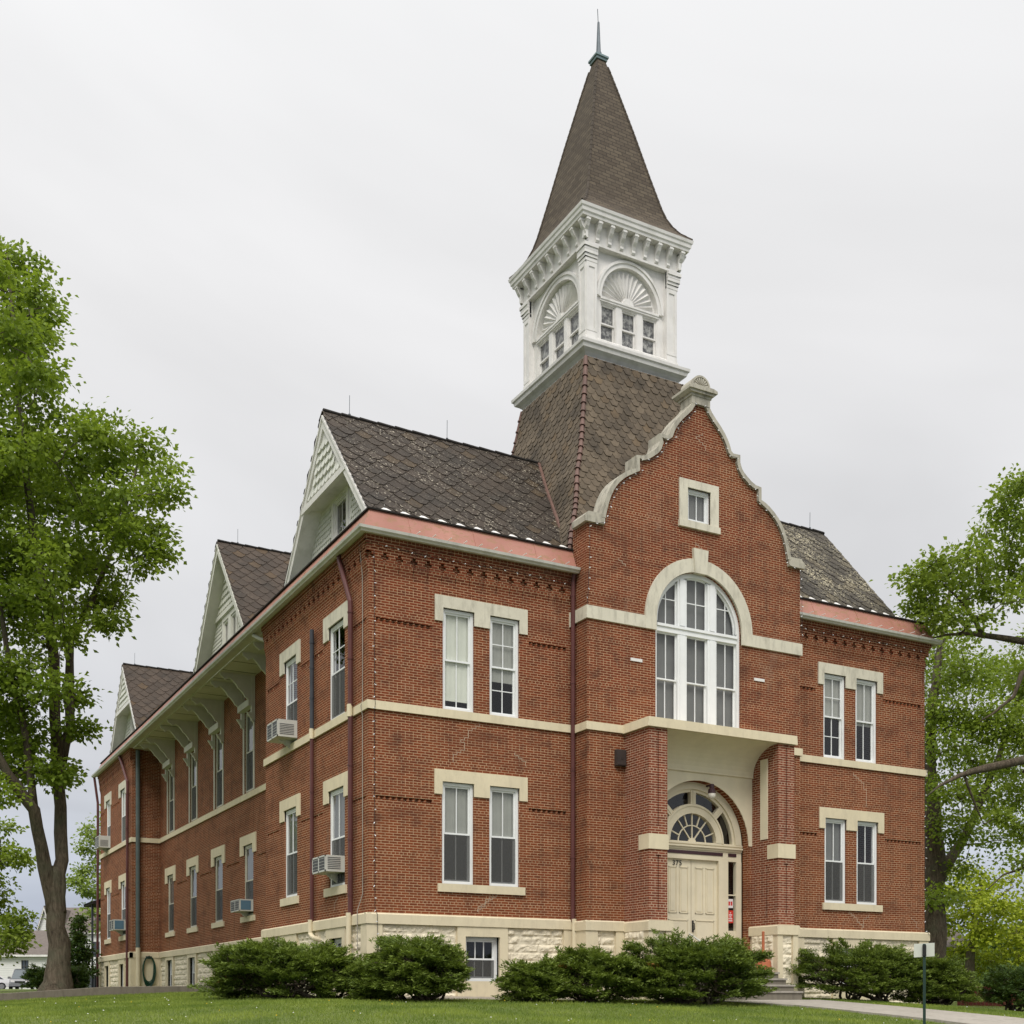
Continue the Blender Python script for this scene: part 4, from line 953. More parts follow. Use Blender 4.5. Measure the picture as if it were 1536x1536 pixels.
def side_gable(fr, yc, hw, zap, zb, mat, fishm, wy, zrec, wins, rake=.26, o=-.30, deep=.45, upper_deep=.0, hood=False):
    g = Fr(fr.O, fr.u, fr.n)
    sl = (zap-zb)/hw
    hwz = lambda z: (zap-z)/sl
    # rake boards: front face and soffit depth
    mb = MB()
    for sg in (-1, 1):
        P = lambda h, z: (yc+sg*h, z)
        poly = [P(0, zap), P(hw, zb), P(hw-rake/sl*1.25, zb), P(0, zap-rake*1.25)]
        mb.prism(g, poly, o-.05, o+.03)
        poly2 = [P(0, zap-.01), P(hw-.01, zb), P(hw-.08, zb), P(0, zap-.09)]
        mb.prism(g, poly2, o-.05, o+.06)
        mb.prism(g, [P(0, zap-.06), P(hw-.06/sl, zb), P(hw-.32/sl, zb), P(0, zap-.32)], o-deep-.15, o-.05)
    mb.build('rake_board', mat, B)
    # upper shingled triangle
    up = [(yc-hwz(zrec), zrec), (yc+hwz(zrec), zrec), (yc, zap-.05)]
    ou = o-upper_deep-.02
    MB().prism(g, up, ou-.05, ou).build('gable_panel', mat, B)
    f = fish(g, lambda s, z: z < zap-.42 and abs(s-yc) < hwz(z)-.34 and z > zrec+.08, yc-hw, yc+hw, zrec+.10, zap, ou, W=.25, H=.22, dep=.05)
    if f.v: f.build('fish_scale_shingles', fishm, B)
    mb = MB()
    mb.box(g, yc-hwz(zrec)+.05, yc+hwz(zrec)-.05, ou-.05, ou+.07, zrec-.10, zrec+.04)
    if not hood: mb.box(g, yc-hwz(zrec)+.02, yc+hwz(zrec)-.02, o-deep, ou, zrec-.02, zrec+.04)
    mb.build('gable_trim', mat, B)
    # recessed wall with window
    od = o-deep
    low = [(yc-hw, zb), (yc+hw, zb), (yc+hwz(zrec), zrec), (yc-hwz(zrec), zrec)]
    hs = [rect(a, b, c, d) for a, b, c, d in wins]
    MB().wall(g, low, hs, od, .1, edge=False).build('gable_wall', mat, B)
    lo, hi = min(w_[0] for w_ in wins)-.14, max(w_[1] for w_ in wins)+.14
    zt = max(w_[3] for w_ in wins)
    wc_ = (lo+hi)/2
    for sd in (-1, 1): fish(g, lambda s, z: (s-wc_)*sd > 0 and abs(s-yc) < hwz(z)-.02 and z < zrec-.12 and not (lo-.1 < s < hi+.1 and z < zt+.4), yc-hw, yc+hw, zb, zrec, od, W=.14, H=.13, seed=3).build('fish_scale_shingles', fishm, B)
    mb = MB(); mb.wall(g, rect(lo, hi, zb, zt+.15), hs, od+.03, .1)
    mb.box(g, lo-.03, hi+.03, od, od+.06, zt+.15, zt+.20)
    mb.build('window_surround', mat, B)
    for a, b, c, d in wins: window(g, a, b, c, d, o=od-.03, bars=(1, 0), mat=mat, lower_screen=False)
side_gable(LEFT, 3.62, 3.12, 13.87, 10.32, 'white', 'fish', 0, 12.10, [(3.18, 4.03, 10.36, 12.0)], deep=.42)
side_gable(RECESS, 16.1, 3.65, 15.08, 10.9, 'gable_paint', 'fish_sage', 0, 13.0, [(15.30, 15.92, 11.1, 12.72), (16.22, 16.86, 11.1, 12.72)], o=0, deep=.40, upper_deep=.36, hood=True)
side_gable(LEFT, 28.0, 3.03, 13.77, 10.32, 'white', 'fish', 0, 12.05, [(27.6, 28.4, 10.40, 11.95)], deep=.42)
for c_, w__, z__ in ((YR, 3.2, 13.9), (28, 3.1, 13.8), (16.1, 3.7, 15.0)): MB().prism(RIGHT, [(c_-w__, 10.3), (c_+w__, 10.3), (c_, z__)], -.42, -.33).build('gable_wall', 'white', B)
# ---- deep eave over the recessed side with its brackets
MB().box(LEFT, 7.25, 24.73, -1.12, -.025, 9.70, 9.735).build('soffit', 'swood', B)
mb = MB(); s = 7.5
while s < 24.6: mb.box(LEFT, s, s+.012, -1.08, -.03, 9.692, 9.699); s += 1.03
mb.build('soffit_joint', 'dark', B)
def scallop(p, q, n, r):
    out = []; p = Vector(p); q = Vector(q); d = q-p; nn = Vector((d.y, -d.x)).normalized()
    for i in range(n):
        for k in range(5):
            a = math.pi*k/5; m = p+d*((i+.5-.5*math.cos(a))/n); out.append(tuple(m+nn*(math.sin(a)*r)))
    return out
for c in RC:
    for sg in (-1, 1):
        y = c+sg*.55
        mb = MB()
        # outline in (o, z) measured from the recessed wall
        top, wall_ = 9.70, 8.15
        pl = [(0, top), (1.05, top), (1.05, top-.05)]
        pl += scallop((1.03, top-.06), (.86, top-.19), 4, -.03)
        pl += [(.83, top-.18), (.76, top-.12)]
        pl += [(.74, top-.17)]+scallop((.74, top-.17), (.08, 8.80), 3, .03)
        pl += [(.02, 8.70)]
        mb.prism(RECESS, [(max(0, a), b) for a, b in pl], y-.045, y+.045, 's')
        mb.box(RECESS, y-.07, y+.07, .001, .10, 8.35, 9.70)
        for k in range(4): mb.prism(RECESS, [(.0, 8.60-.07*k), (.24-.05*k, 8.60-.07*k), (.20-.05*k, 8.53-.07*k), (0, 8.53-.07*k)], y-.05, y+.05, 's')
        mb.build('eave_bracket', 'swood', B)
    mb = MB(); mb.box(RECESS, c-.60, c+.60, .001, .20, 8.80, 9.0); mb.box(RECESS, c-.60, c+.60, .001, .12, 9.0, 9.06); mb.box(RECESS, c-.60, c-.49, .001, .03, 6.3, 8.8); mb.box(RECESS, c+.49, c+.60, .001, .03, 6.3, 8.8)
    mb.build('bracket_beam', 'swood', B)

# ================================================================ tower
TX0, TX1, TY0, TY1 = 6.79, 9.61, 2.23, 5.45; TCX, TCY = 8.2, 3.84
# slate skirt, flared: (z, x half, y front half, y back half)
SK = [(10.35, 3.12, 3.60, 3.3), (10.9, 2.92, 3.36, 3.1), (11.6, 2.62, 3.04, 2.8), (12.1, 2.45, 2.83, 2.5), (12.76, 2.30, 2.62, 2.2), (13.4, 2.08, 2.42, 1.95), (14.0, 1.94, 2.27, 1.80), (14.6, 1.82, 2.13, 1.68), (15.3, 1.69, 2.0, 1.56), (16.15, 1.56, 1.84, 1.45)]
TW = thing('tmp', 'x', 'x'); bpy.data.objects.remove(TW)
def skirt_pt(face, s, t):
    """face 0 front 1 left 2 back 3 right; s in -1..1, t arc length index"""
    tt = max(0, min(len(SK)-1.0001, t)); i = int(tt); f = tt-i
    z, hx, hf, hb = [SK[i][k]*(1-f)+SK[i+1][k]*f for k in range(4)]
    if face == 0: return Vector((TCX+hx*s, TCY-hf, z))
    if face == 2: return Vector((TCX-hx*s, TCY+hb, z))
    y = TCY+(-hf+(hf+hb)*(s+1)/2)
    return Vector((TCX-hx if face == 1 else TCX+hx, y, z))
for face in range(4):
    # arc length table
    acc = [0]
    for i in range(len(SK)-1): acc.append(acc[-1]+(skirt_pt(face, 0, i+1)-skirt_pt(face, 0, i)).length)
    def mp_(s, t, n=0, face=face, acc=acc):
        t = max(0, min(acc[-1]-1e-4, t)); i = max(k for k in range(len(acc)-1) if acc[k] <= t); ti = i+(t-acc[i])/(acc[i+1]-acc[i])
        a, b = skirt_pt(face, -1, ti), skirt_pt(face, 1, ti); w_ = (b-a).length; u = (s/(w_/2))
        p = skirt_pt(face, max(-1, min(1, u)), ti)
        q = skirt_pt(face, max(-1, min(1, u)), min(len(SK)-1.001, ti+.05)) ; tdir = (q-p) if (q-p).length > 1e-6 else Vector((0, 0, 1))
        nn = (b-a).cross(tdir); nn.normalize()
        c = Vector((TCX, TCY, p.z))
        if nn.dot(p-c) < 0: nn = -nn
        return p+nn*n
    def ins(s, t, face=face, acc=acc):
        if t < 0 or t > acc[-1]: return False
        i = max(k for k in range(len(acc)-1) if acc[k] <= t+1e-9); ti = i+(t-acc[i])/(acc[i+1]-acc[i])
        w_ = (skirt_pt(face, -1, ti)-skirt_pt(face, 1, ti)).length/2
        return abs(s) < w_-.005
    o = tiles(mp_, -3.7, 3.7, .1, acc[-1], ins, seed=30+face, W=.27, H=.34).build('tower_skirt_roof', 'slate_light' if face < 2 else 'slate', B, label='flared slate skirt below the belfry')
    bed = MB(); bed.loft([[skirt_pt(face, s, i) for s in (-1, 1)] for i in range(len(SK))], closed=False); bed.build('roof_bed', 'slate_bed', o)
for face, s in ((0, -1), (0, 1), (2, -1), (2, 1)):
    mb = MB(); n = 26
    for i in range(n):
        p = skirt_pt(face, s, (len(SK)-1)*i/n); q = skirt_pt(face, s, (len(SK)-1)*(i+1)/n-.02)
        mb.tube([p, p.lerp(q, .12), q], [.062, .062, .050], 8)
        mb.tube([p, p.lerp(q, .1)], .078, 8)
    mb.build('hip_cap', 'hipcap', B)
# cricket roof behind the curved parapet
for sg in (-1, 1):
    X0c, Zc0, Zc1 = 5.35, 10.9, 13.85
    hw_ = 8.2-X0c; s_ = math.hypot(hw_, Zc1-Zc0)
    quadroof('slate', (8.2+sg*hw_, -.16, Zc0), (0, 1, 0), (-sg*hw_, 0, Zc1-Zc0), [(0, 0), (1.1, 0), (1.9, s_), (0, s_)], B, 50+sg, W=.34, H=.4)
# belfry
class TF:
    pass
faces = [(Fr((TCX, TY0, 0), (1, 0, 0), (0, -1, 0)), 1.41), (Fr((TX0, TCY, 0), (0, -1, 0), (-1, 0, 0)), 1.61), (Fr((TCX, TY1, 0), (-1, 0, 0), (0, 1, 0)), 1.41), (Fr((TX1, TCY, 0), (0, 1, 0), (1, 0, 0)), 1.61)]
T = MB().box(WORLD, TX0+.35, TX1-.35, TY0+.35, TY1-.35, 16.3, 19.5).build('belfry', 'dark', B)
for fr, h in faces:
    mb = MB(); o0 = -.13       # field set back from the corner pilasters
    ww = h-.52                 # half width of the window group
    wins = []; wd = (2*ww-2*.17)/3
    for k in range(3): a = -ww+k*(wd+.17); wins.append((a, a+wd, 16.85, 17.88))
    r = ww+.0
    fan = [(-ww+.02, 18.02), (ww-.02, 18.02)]+[(x*1, z) for x, z in [(r*.98*math.cos(R(a)), 18.02+.93*math.sin(R(a))) for a in range(0, 181, 9)]][1:-1]
    mb.wall(fr, rect(-h+.28, h-.28, 16.3, 19.35), [rect(*w_) for w_ in wins]+[fan], o0, .10, edge=False)
    mb.box(fr, -ww-.05, ww+.05, o0-.05, o0+.03, 16.68, 16.84)
    mb.box(fr, -ww-.02, ww+.02, o0+.0, o0+.05, 17.95, 18.0); mb.box(fr, -ww-.02, ww+.02, o0, o0+.03, 17.90, 17.95)
    mb.build('belfry_wall', 'white', T)
    # arch moulding
    m = MB()
    for q, (ri, ro, oo) in enumerate(((.99, 1.10, .045), (1.10, 1.17, .075))):
        a1 = [(r*ro*math.cos(R(a)), 18.0+.96*ro*math.sin(R(a))) for a in range(0, 181, 6)]; a2 = [(r*ri*math.cos(R(a)), 18.0+.96*ri*math.sin(R(a))) for a in range(180, -1, -6)]
        m.prism(fr, a1+a2, o0-.02, o0+oo)
    m.build('arch_moulding', 'white', T)
    # sunburst
    m = MB(); m.wall(fr, [(-ww, 17.95), (ww, 17.95), (ww, 19.0), (-ww, 19.0)], (), o0-.10, 0, edge=False)
    m.prism(fr, [(.16*math.cos(R(a)), 18.03+.17*math.sin(R(a))) for a in range(0, 181, 15)], o0-.10, o0-.02)
    n = 15
    for k in range(n):
        a = R(6+168*(k+.5)/n); d = R(168/n*.40); rx, rz = r*.93, .89
        pa = lambda rr_, an: (rr_*rx*math.cos(an), 18.03+rr_*rz*math.sin(an))
        ps = [pa(.22, a), pa(.93, a-d), pa(.985, a), pa(.93, a+d)]
        v = [fr.p(*((p[0],)+(o0-.098,)+(p[1],))) for p in ps]+[fr.p(pa(.26, a)[0], o0-.075, pa(.26, a)[1]), fr.p(pa(.93, a)[0], o0-.03, pa(.93, a)[1])]
        m.add(v, [(0, 1, 5, 4), (0, 4, 5, 3), (1, 2, 5), (2, 3, 5)])
    m.build('sunburst_panel', 'white', T)
    for (a, b, c_, d_) in wins: 
        window(fr, a, b, c_, d_, o=o0-.05, bars=(0, 0), mat='white', lower_screen=False, case=.028, parent=T, name='belfry_window', blind='dirt_and_reflection', bz=.0)  # blotched sheet behind the glass carries painted dirt and reflections
    # corner pilasters with recessed panels, capitals
    for sg in (-1, 1):
        m = MB(); a, b = (-h+.003, -h+.32) if sg < 0 else (h-.32, h-.003)
        m.box(fr, a, b, -.30, 0, 16.3, 19.2)
        m.box(fr, a-.0*sg, b, 0, .03, 16.62, 16.92); m.box(fr, a, b, 0, .012, 16.92, 16.97)
        for (p, q, u, v_) in ((a, a+.07, 16.97, 18.72), (b-.07, b, 16.97, 18.72), (a+.07, b-.07, 16.97, 17.05), (a+.07, b-.07, 18.60, 18.72)): m.box(fr, p, q, .0, .022, u, v_)
        for k, (z, d) in enumerate(((18.72, .03), (18.82, .05), (18.90, .075), (18.98, .075), (19.06, .10))): m.box(fr, a-d*(sg < 0), b+d*(sg > 0), -.05, d, z, z+.085+.001*k)
        m.build('pilaster', 'white', T)
    # frieze, brackets and cornice
    m = MB(); m.box(fr, -h-.017, h+.017, -.2, .02, 19.155, 19.72)
    m.box(fr, -h+.02, h-.02, .0, .045, 19.16, 19.22)
    m.build('frieze', 'white', T)
    nb = 9
    for k in range(nb):
        s = -h-.06+(2*h+.12)*k/(nb-1)
        b_ = MB(); pl = [(.0, 19.24), (.05, 19.24), (.08, 19.28), (.07, 19.34), (.10, 19.42), (.17, 19.50), (.20, 19.56), (.225, 19.60), (.225, 19.70), (0, 19.70)]
        b_.prism(fr, pl, s-.05, s+.05, 's'); b_.prism(fr, [(.0, 19.62), (.24, 19.62), (.24, 19.66), (0, 19.66)], s-.06, s+.06, 's')
        b_.build('cornice_bracket', 'white', T)
    # crown cornice
    m = MB(); prof = [(-.1, 19.70), (.24, 19.70), (.25, 19.76), (.28, 19.79), (.29, 19.87), (.315, 19.90), (.33, 19.97), (-.1, 19.99)]
    m.loft([[fr.p(-h-q, q, z) for q, z in prof], [fr.p(h+q, q, z) for q, z in prof]]); m.build('cornice', 'white', T)
    # base cornice
    m = MB(); prof = [(-.3, 16.10), (.0, 16.10), (.03, 16.16), (.03, 16.30), (.10, 16.36), (.20, 16.42), (.22, 16.50), (.26, 16.53), (.27, 16.60), (.05, 16.68), (-.3, 16.70)]
    m.loft([[fr.p(-h-q, q, z) for q, z in prof], [fr.p(h+q, q, z) for q, z in prof]]); m.build('base_cornice', 'white', T)
    m = MB(); prof = [(.0, 16.70), (.035, 16.70), (.035, 16.80), (0, 16.84), (-.1, 16.84), (-.1, 16.70)]
    m.loft([[fr.p(-h-q, q, z) for q, z in prof], [fr.p(h+q, q, z) for q, z in prof]]); m.build('base_cornice', 'white', T)
# spire
SP = [(1.74, 19.97), (1.71, 20.0), (1.48, 20.22), (1.33, 20.46), (1.22, 20.72), (1.14, 21.0), (.93, 21.9), (.64, 23.2), (.345, 24.45), (.13, 25.33)]
ky = 1.14
for face in range(4):
    mb = MB(); uv = []
    acc = 0; prev = None
    for i, (h, z) in enumerate(SP):
        hx, hy = h, min(h*ky, h+.2)
        if face == 0: P_ = lambda s: Vector((TCX+s*hx, TCY-hy, z)); wd = hx
        elif face == 1: P_ = lambda s: Vector((TCX-hx, TCY-s*hy, z)); wd = hy
        elif face == 2: P_ = lambda s: Vector((TCX-s*hx, TCY+hy, z)); wd = hx
        else: P_ = lambda s: Vector((TCX+hx, TCY+s*hy, z)); wd = hy
        if prev: acc += math.hypot(h-prev[0], z-prev[1])
        prev = (h, z)
        for s in (-1, 1): mb.v.append(tuple(P_(s))); uv.append((s*wd+face*7, acc))
        if i: b = 2*i; mb.f.append((b-2, b-1, b+1, b))
    mb.uv = uv; mb.build('spire', 'spire', T)
for sx in (-1, 1):
    for sy in (-1, 1):
        mb = MB(); hh = [(TCX+sx*h, TCY+sy*min(h*ky, h+.2), z) for h, z in SP[1:]]
        fine = []
        for a, b in zip(hh, hh[1:]):
            a, b = Vector(a), Vector(b); n = max(1, int((b-a).length/.16)); fine += [a.lerp(b, k/n) for k in range(n)]
        for k in range(len(fine)-1): mb.tube([fine[k], fine[k+1]], [.036, .028], 5)
        mb.build('hip_cap', 'spire' if False else 'spirecap', T)
MB().box(WORLD, 8.2-.17, 8.2+.17, 3.84-.18, 3.84+.18, 25.33, 25.40).box(WORLD, 8.2-.20, 8.2+.20, 3.84-.21, 3.84+.21, 25.40, 25.45).build('finial_cap', 'verdigris', T)
MB().tube([(8.2, 3.84, 25.45), (8.2, 3.84, 25.62), (8.2, 3.84, 25.64), (8.2, 3.84, 26.45)], [.09, .085, .065, .03], 8).tube([(8.19, 3.84, 26.45), (8.17, 3.84, 26.80)], .010, 5).build('finial', 'finial', T)
# lightning rods on the ridges
for x, y, z in ((.95, YR, ZR), (3.55, YR, ZR), (15.55, YR, ZR), (1.75, 16.1, 15.15), (.75, 28.0, 13.85)):
    MB().tube([(x, y, z), (x, y, z+.10)], .03, 6).tube([(x, y, z+.10), (x+.005, y, z+.55)], .007, 5).build('lightning_rod', 'finial', B)
MB().tube([(4.6, 13.2, 14.0), (4.6, 13.2, 15.3), (4.6, 13.2, 15.5), (4.6, 13.2, 16.6)], [.16, .10, .05, .015], 6).lathe((4.6, 13.2, 15.3), [(.06, 0), (.11, .05), (.05, .12)], 8).build('finial', 'hipcap', B)

# ---- rainwater pipes
def pipe(name, mat, pts, r=.05, straps=()):
    mb = MB(); mb.tube(pts, r, 10)
    for z in straps: mb.tube([(pts[-1][0], pts[-1][1], z), (pts[-1][0], pts[-1][1], z+.035)], r+.012, 10)
    return mb.build(name, mat, B)
pipe('downpipe', 'purple', [(-.16, 1.36, 9.75), (-.16, 1.36, 9.62), (-.11, .80, 8.55), (-.11, .79, 8.35), (-.11, .79, 6.30)], .055, (8.3, 7.3)); pipe('downpipe', 'cream', [(-.13, .79, 6.33), (-.13, .79, 6.06)], .06); pipe('downpipe', 'purple', [(-.11, .79, 6.08), (-.11, .79, 1.78)], .055, (5.0, 3.4, 2.2)); pipe('downpipe', 'cream', [(-.15, .79, 1.83), (-.15, .79, -.2)], .06)
pipe('downpipe', 'dark_pipe', [(-.10, 3.32, 8.62), (-.10, 3.32, 6.28)], .05, (8.3, 7.7, 7.0)); pipe('downpipe', 'cream', [(-.11, 3.32, 6.30), (-.11, 3.32, 6.06)], .055); pipe('downpipe', 'purple', [(-.10, 3.32, 6.08), (-.10, 3.32, 1.78)], .045, (4.8, 3.2)); pipe('downpipe', 'cream', [(-.14, 3.32, 1.82), (-.14, 3.32, 1.50), (-.13, 3.20, 1.42), (-.13, 3.05, 1.38), (.02, 2.98, 1.34)], .055)
pipe('downpipe', 'purple', [(4.98, -.16, 9.75), (4.97, -.11, 9.55), (4.97, -.10, 1.74)], .052, (9.2, 7.2, 5.2, 3.2)); pipe('downpipe', 'cream', [(4.97, -.16, 1.80), (4.97, -.17, 1.0), (4.92, -.19, -.1)], .055)
pipe('downpipe', 'purple', [(-.20, 26.3, 9.72), (-.16, 26.1, 9.5), (-.10, 25.12, 8.5), (-.10, 25.1, 8.2), (-.12, 25.1, .2)], .055, (6.6, 5, 3)); pipe('downpipe', 'purple', [(-.25, 31.7, 9.72), (-.10, 31.7, 8.6), (-.10, 31.68, 8.3), (-.12, 31.68, .2)], .055, (6.6, 5, 3))
pipe('downpipe', 'grey_pipe', [(.20, 24.60, 9.66), (.20, 24.60, 1.9)], .085, (4.5,)); pipe('downpipe', 'cream', [(.20, 24.58, 1.95), (.20, 24.58, .1)], .09)
MB().tube([(-.15, 7.9, 9.70), (-.05, 7.55, 9.52), (.15, 7.36, 9.40), (.10, 7.34, 9.1), (.10, 7.33, 6.4)], .05, 8).build('downpipe', 'white', B)
MB().tube([(-.10, .30, 9.7), (-.03, .10+.2, 9.0), (-.03, .28, 8.0), (-.03, .29, 6.3), (-.07, .29, 6.2), (-.03, .29, 6.0), (-.03, .28, 2.2), (-.12, .36, 1.85), (-.12, .36, -.1)], .010, 5).build('cable', 'concrete', B)
# ================================================================ things on and around the courthouse
def air_con(fr, s, z, label, w_=.62, h=.40, d=.46, group='window air conditioners', blue=False, yellow=False, o0=-.05):
    T_ = thing('air_conditioner', label, 'air conditioner', fr.p(s, 0, z), group)
    a, b = s-w_/2, s+w_/2
    MB().box(fr, a, b, o0, d-.02, z, z+h).build('case', 'acwhite', T_)
    g = MB(); g.box(fr, a+.03, (a+b)/2-.025, d-.015, d-.005, z+.04, z+h-.04); g.box(fr, (a+b)/2+.025, b-.03, d-.015, d-.005, z+.04, z+h-.04); g.build('grille', 'acdark', T_)
    g = MB(); g.box(fr, a, b, d-.02, d, z, z+.035); g.box(fr, a, b, d-.02, d, z+h-.035, z+h); g.box(fr, a, a+.03, d-.02, d, z, z+h); g.box(fr, b-.03, b, d-.02, d, z, z+h); g.box(fr, (a+b)/2-.025, (a+b)/2+.025, d-.02, d, z, z+h)
    for k in range(4): g.box(fr, a, b, d-.018, d-.003, z+.08+k*.07, z+.087+k*.07)
    g.build('front_frame', 'acwhite', T_)
    g = MB()
    pass
    for k in range(7): g.box(fr, a-.006, a+.001, .08, d-.06, z+.06+k*.04, z+.075+k*.04)
    if blue: g.box(fr, a-.008, a, .06, d-.05, z+.04, z+h-.04)
    g.build('side_louvre', 'acblue' if blue else 'acdark', T_)
    g = MB(); g.prism(fr, [(0, z), (d*.7, z), (0, z-.22)], (a+b)/2-.02, (a+b)/2+.02, 's'); g.box(fr, (a+b)/2-.05, (a+b)/2+.05, .05, .16, z-.12, z); g.build('support', 'acwhite', T_)
    return T_
air_con(LEFT, 5.12, 6.36, 'white air conditioner with louvred side in the near wing upper side window', .85, .42, .50)
air_con(LEFT, 1.90, 2.78, 'boxy white air conditioner with dark grille in the ground floor window nearest the corner', .85, .36, .44)
air_con(RECESS, 12.6, 2.62, 'window air conditioner with a blue side in the ground floor of the recessed side wall', .95, .36, .42, blue=True)
air_con(LEFT, 26.5, 2.70, 'window air conditioner in the ground floor of the far wing, above a basement window', .90, .42, .46, blue=True)
air_con(LEFT, 29.8, 6.36, 'window air conditioner in the upper storey window at the far end of the building', .90, .50, .46)
# hose
H = thing('garden_hose', 'coiled dark green garden hose hanging on the cream foundation in the inner corner', 'hose', (.62, 24.6, .9))
mb = MB()
for k in range(7):
    rx, rz = .22+.012*(k % 3), .50+.03*k*.6; cx, cz = .62+.01*(k % 2), 1.62-rz; yy = 24.60-.02*(k % 3)
    mb.tube([(cx+rx*math.sin(2*math.pi*i/20), yy-.01*math.sin(i+k), cz+rz*math.cos(2*math.pi*i/20)) for i in range(21)], .019, 6)
mb.tube([(.80, 24.58, 1.3), (.78, 24.55, .9), (.70, 24.56, .5), (.74, 24.57, .3)], .017, 6); mb.build('coil', 'hose', H)
MB().box(RETURN, .50, .72, .07, .20, 1.52, 1.62).tube([(.61, 24.65, 1.57), (.61, 24.50, 1.57), (.61, 24.48, 1.64)], .02, 6).build('hanger', 'green_metal', H)
# handrail on the steps
H = thing('handrail', 'thin pale metal handrail on the entrance steps in front of the door', 'handrail', (7.62, -1.3, .75))
MB().tube([(7.62, -.92, .9), (7.62, -.92, 1.42), (7.62, -1.0, 1.49), (7.62, -2.3, .86), (7.62, -2.40, .80)], .022, 8).build('rail', 'signback', H)
MB().tube([(7.62, -2.35, .15), (7.62, -2.35, .85)], .02, 8).build('post', 'signback', H)
# smokers' receptacle
H = thing('ash_receptacle', 'terracotta coloured cigarette receptacle with a tall thin neck beside the entrance steps', 'ash bin', (9.40, -1.50, .60))
MB().lathe((9.40, -1.50, .60), [(.20, 0), (.205, .05), (.18, .26), (.15, .30), (.045, .42)], 18).build('base', 'orange', H, smooth=False)
MB().lathe((9.40, -1.50, .60), [(.045, .42), (.036, .47), (.032, .93), (.036, .95), (.025, .97)], 12).build('neck', 'orange', H)
# strings of lights
def light_string(label, pts, n, side=(0, -1, 0), r=.018, group='strings of party lights'):
    H = thing('light_string', label, 'string lights', pts[0], group)
    pts = [Vector(p) for p in pts]; MB().tube(pts, .006, 4).build('wire', 'black', H)
    ln = [0]
    for a, b in zip(pts, pts[1:]): ln.append(ln[-1]+(b-a).length)
    rr = random.Random(len(label)); base = None
    for k in range(n):
        d = ln[-1]*(k+.5)/n; i = max(j for j in range(len(ln)-1) if ln[j] <= d); p = pts[i].lerp(pts[i+1], (d-ln[i])/(ln[i+1]-ln[i]))
        if base is None:
            base = MB().tube([(0, 0, 0), (.03, 0, 0)], [.008, .008], 6).tube([(.02, 0, 0), (.048, 0, 0)], [.012, .006], 6).build('bulb', 'bulb', None); o = base
        else: o = base.copy(); col.objects.link(o)
        o.parent = H; o.location = p-H.location; o.rotation_euler = (rr.uniform(-.5, .5), rr.uniform(-.5, .9), rr.choice((-1.2, -.2, -2.6, 3.1)))
light_string('party light string running down the brick corner between the front and the long left side', [(.08, -.09, 9.4), (.10, -.05, 8.9), (.11, -.04, 6.4), (.11, -.09, 6.2), (.11, -.04, 6.0), (.12, -.04, 1.9), (.14, -.13, 1.75), (.14, -.12, .4)], 34)
light_string('party light string running down the far right corner of the front', [(L-.02, -.06, 9.2), (L-.02, -.05, 6.4), (L-.0, -.09, 6.2), (L-.02, -.05, 6.0), (L-.02, -.05, 1.9), (L+.05, -.14, 1.7)], 26)
gp = [(PX0-.03, -.66, 8.9), (PX0+.02, -.68, 10.0), (PX0+.02, -.68, 10.70), (5.40, -.70, 10.78)]+[(2*XC-x+.13, -.70, z-.10) for x, z in RP[::-1] if x > 8.5]+[(8.0, -.72, 14.08), (8.4, -.72, 14.08)]+[(x-.13, -.70, z-.10) for x, z in RP if x > 8.5]+[(10.95, -.70, 10.76), (11.34, -.68, 10.70), (11.37, -.66, 9.0)]
light_string('party light string following the curved parapet gable of the entrance pavilion', gp, 60)
light_string('party light string below the gutter of the left front wing', [(.15, -.15, 9.52), (1.6, -.14, 9.46), (3.2, -.14, 9.50), (4.9, -.14, 9.46)], 15)
light_string('party light string below the gutter of the right front wing', [(11.45, -.15, 9.50), (13.2, -.14, 9.46), (15.0, -.14, 9.50), (16.3, -.14, 9.46)], 15)

# sign seen from behind
p = at(1386.5, 19.6); zb = gz(p.x, p.y)
S_ = thing('street_sign', 'blank grey back of a small sign on a thin dark green post at the walk', 'sign', (p.x, p.y, zb))
f = Vector((math.sin(YAW+.25), math.cos(YAW+.25), 0)); u = Vector((f.y, -f.x, 0)); SF = Fr((p.x, p.y, 0), u, f)
zt = (HORIZON-1414)/FPX*19.6
MB().box(SF, -.022, .022, -.015, .015, zb-.3, zt-.02).build('post', 'green_metal', S_)
SF2 = Fr((p.x, p.y, 0), u+Vector((0, 0, .05)), f)
MB().box(SF2, -.16, .16, .025, .03, zt-.23, zt-.01).build('sign_panel', 'signback', S_)
MB().box(SF, -.028, .028, -.03, .024, zt-.22, zt-.04).box(SF, -.012, .012, -.035, -.03, zt-.21, zt-.05).build('bracket', 'black', S_)

# ================================================================ ground
def grid_mesh(xs, ys, f, name, mat, kind='structure'):
    nx, ny = len(xs), len(ys); vs = [(x, y, f(x, y)) for y in ys for x in xs]
    mb = MB(); mb.v = vs; mb.f = [(j*nx+i, j*nx+i+1, (j+1)*nx+i+1, (j+1)*nx+i) for j in range(ny-1) for i in range(nx-1)]
    o = mb.build(name, mat, None, smooth=True); tag(o, kind=kind); return o
xs = sorted(set([-900, -500, -300, -180, -120, -80, -60, -45, -35]+[x*.8-28 for x in range(0, 76)]+[36, 45, 60, 80, 120, 200, 400, 900]))
ys = sorted(set([-60, -40, -32]+[y*.6-27 for y in range(0, 60)]+[9.3, 9.5, 9.52, 10, 12, 15, 20, 25, 30, 40, 50, 60, 80, 100, 130, 180, 250, 400, 700, 1200]))
def gg(x, y): return gz(x, y)+.03*noise.noise(Vector((x*.35, y*.35, 0)))-(.012 if y < 12 else 0)
grid_mesh(xs, ys, gg, 'ground', 'lawn')
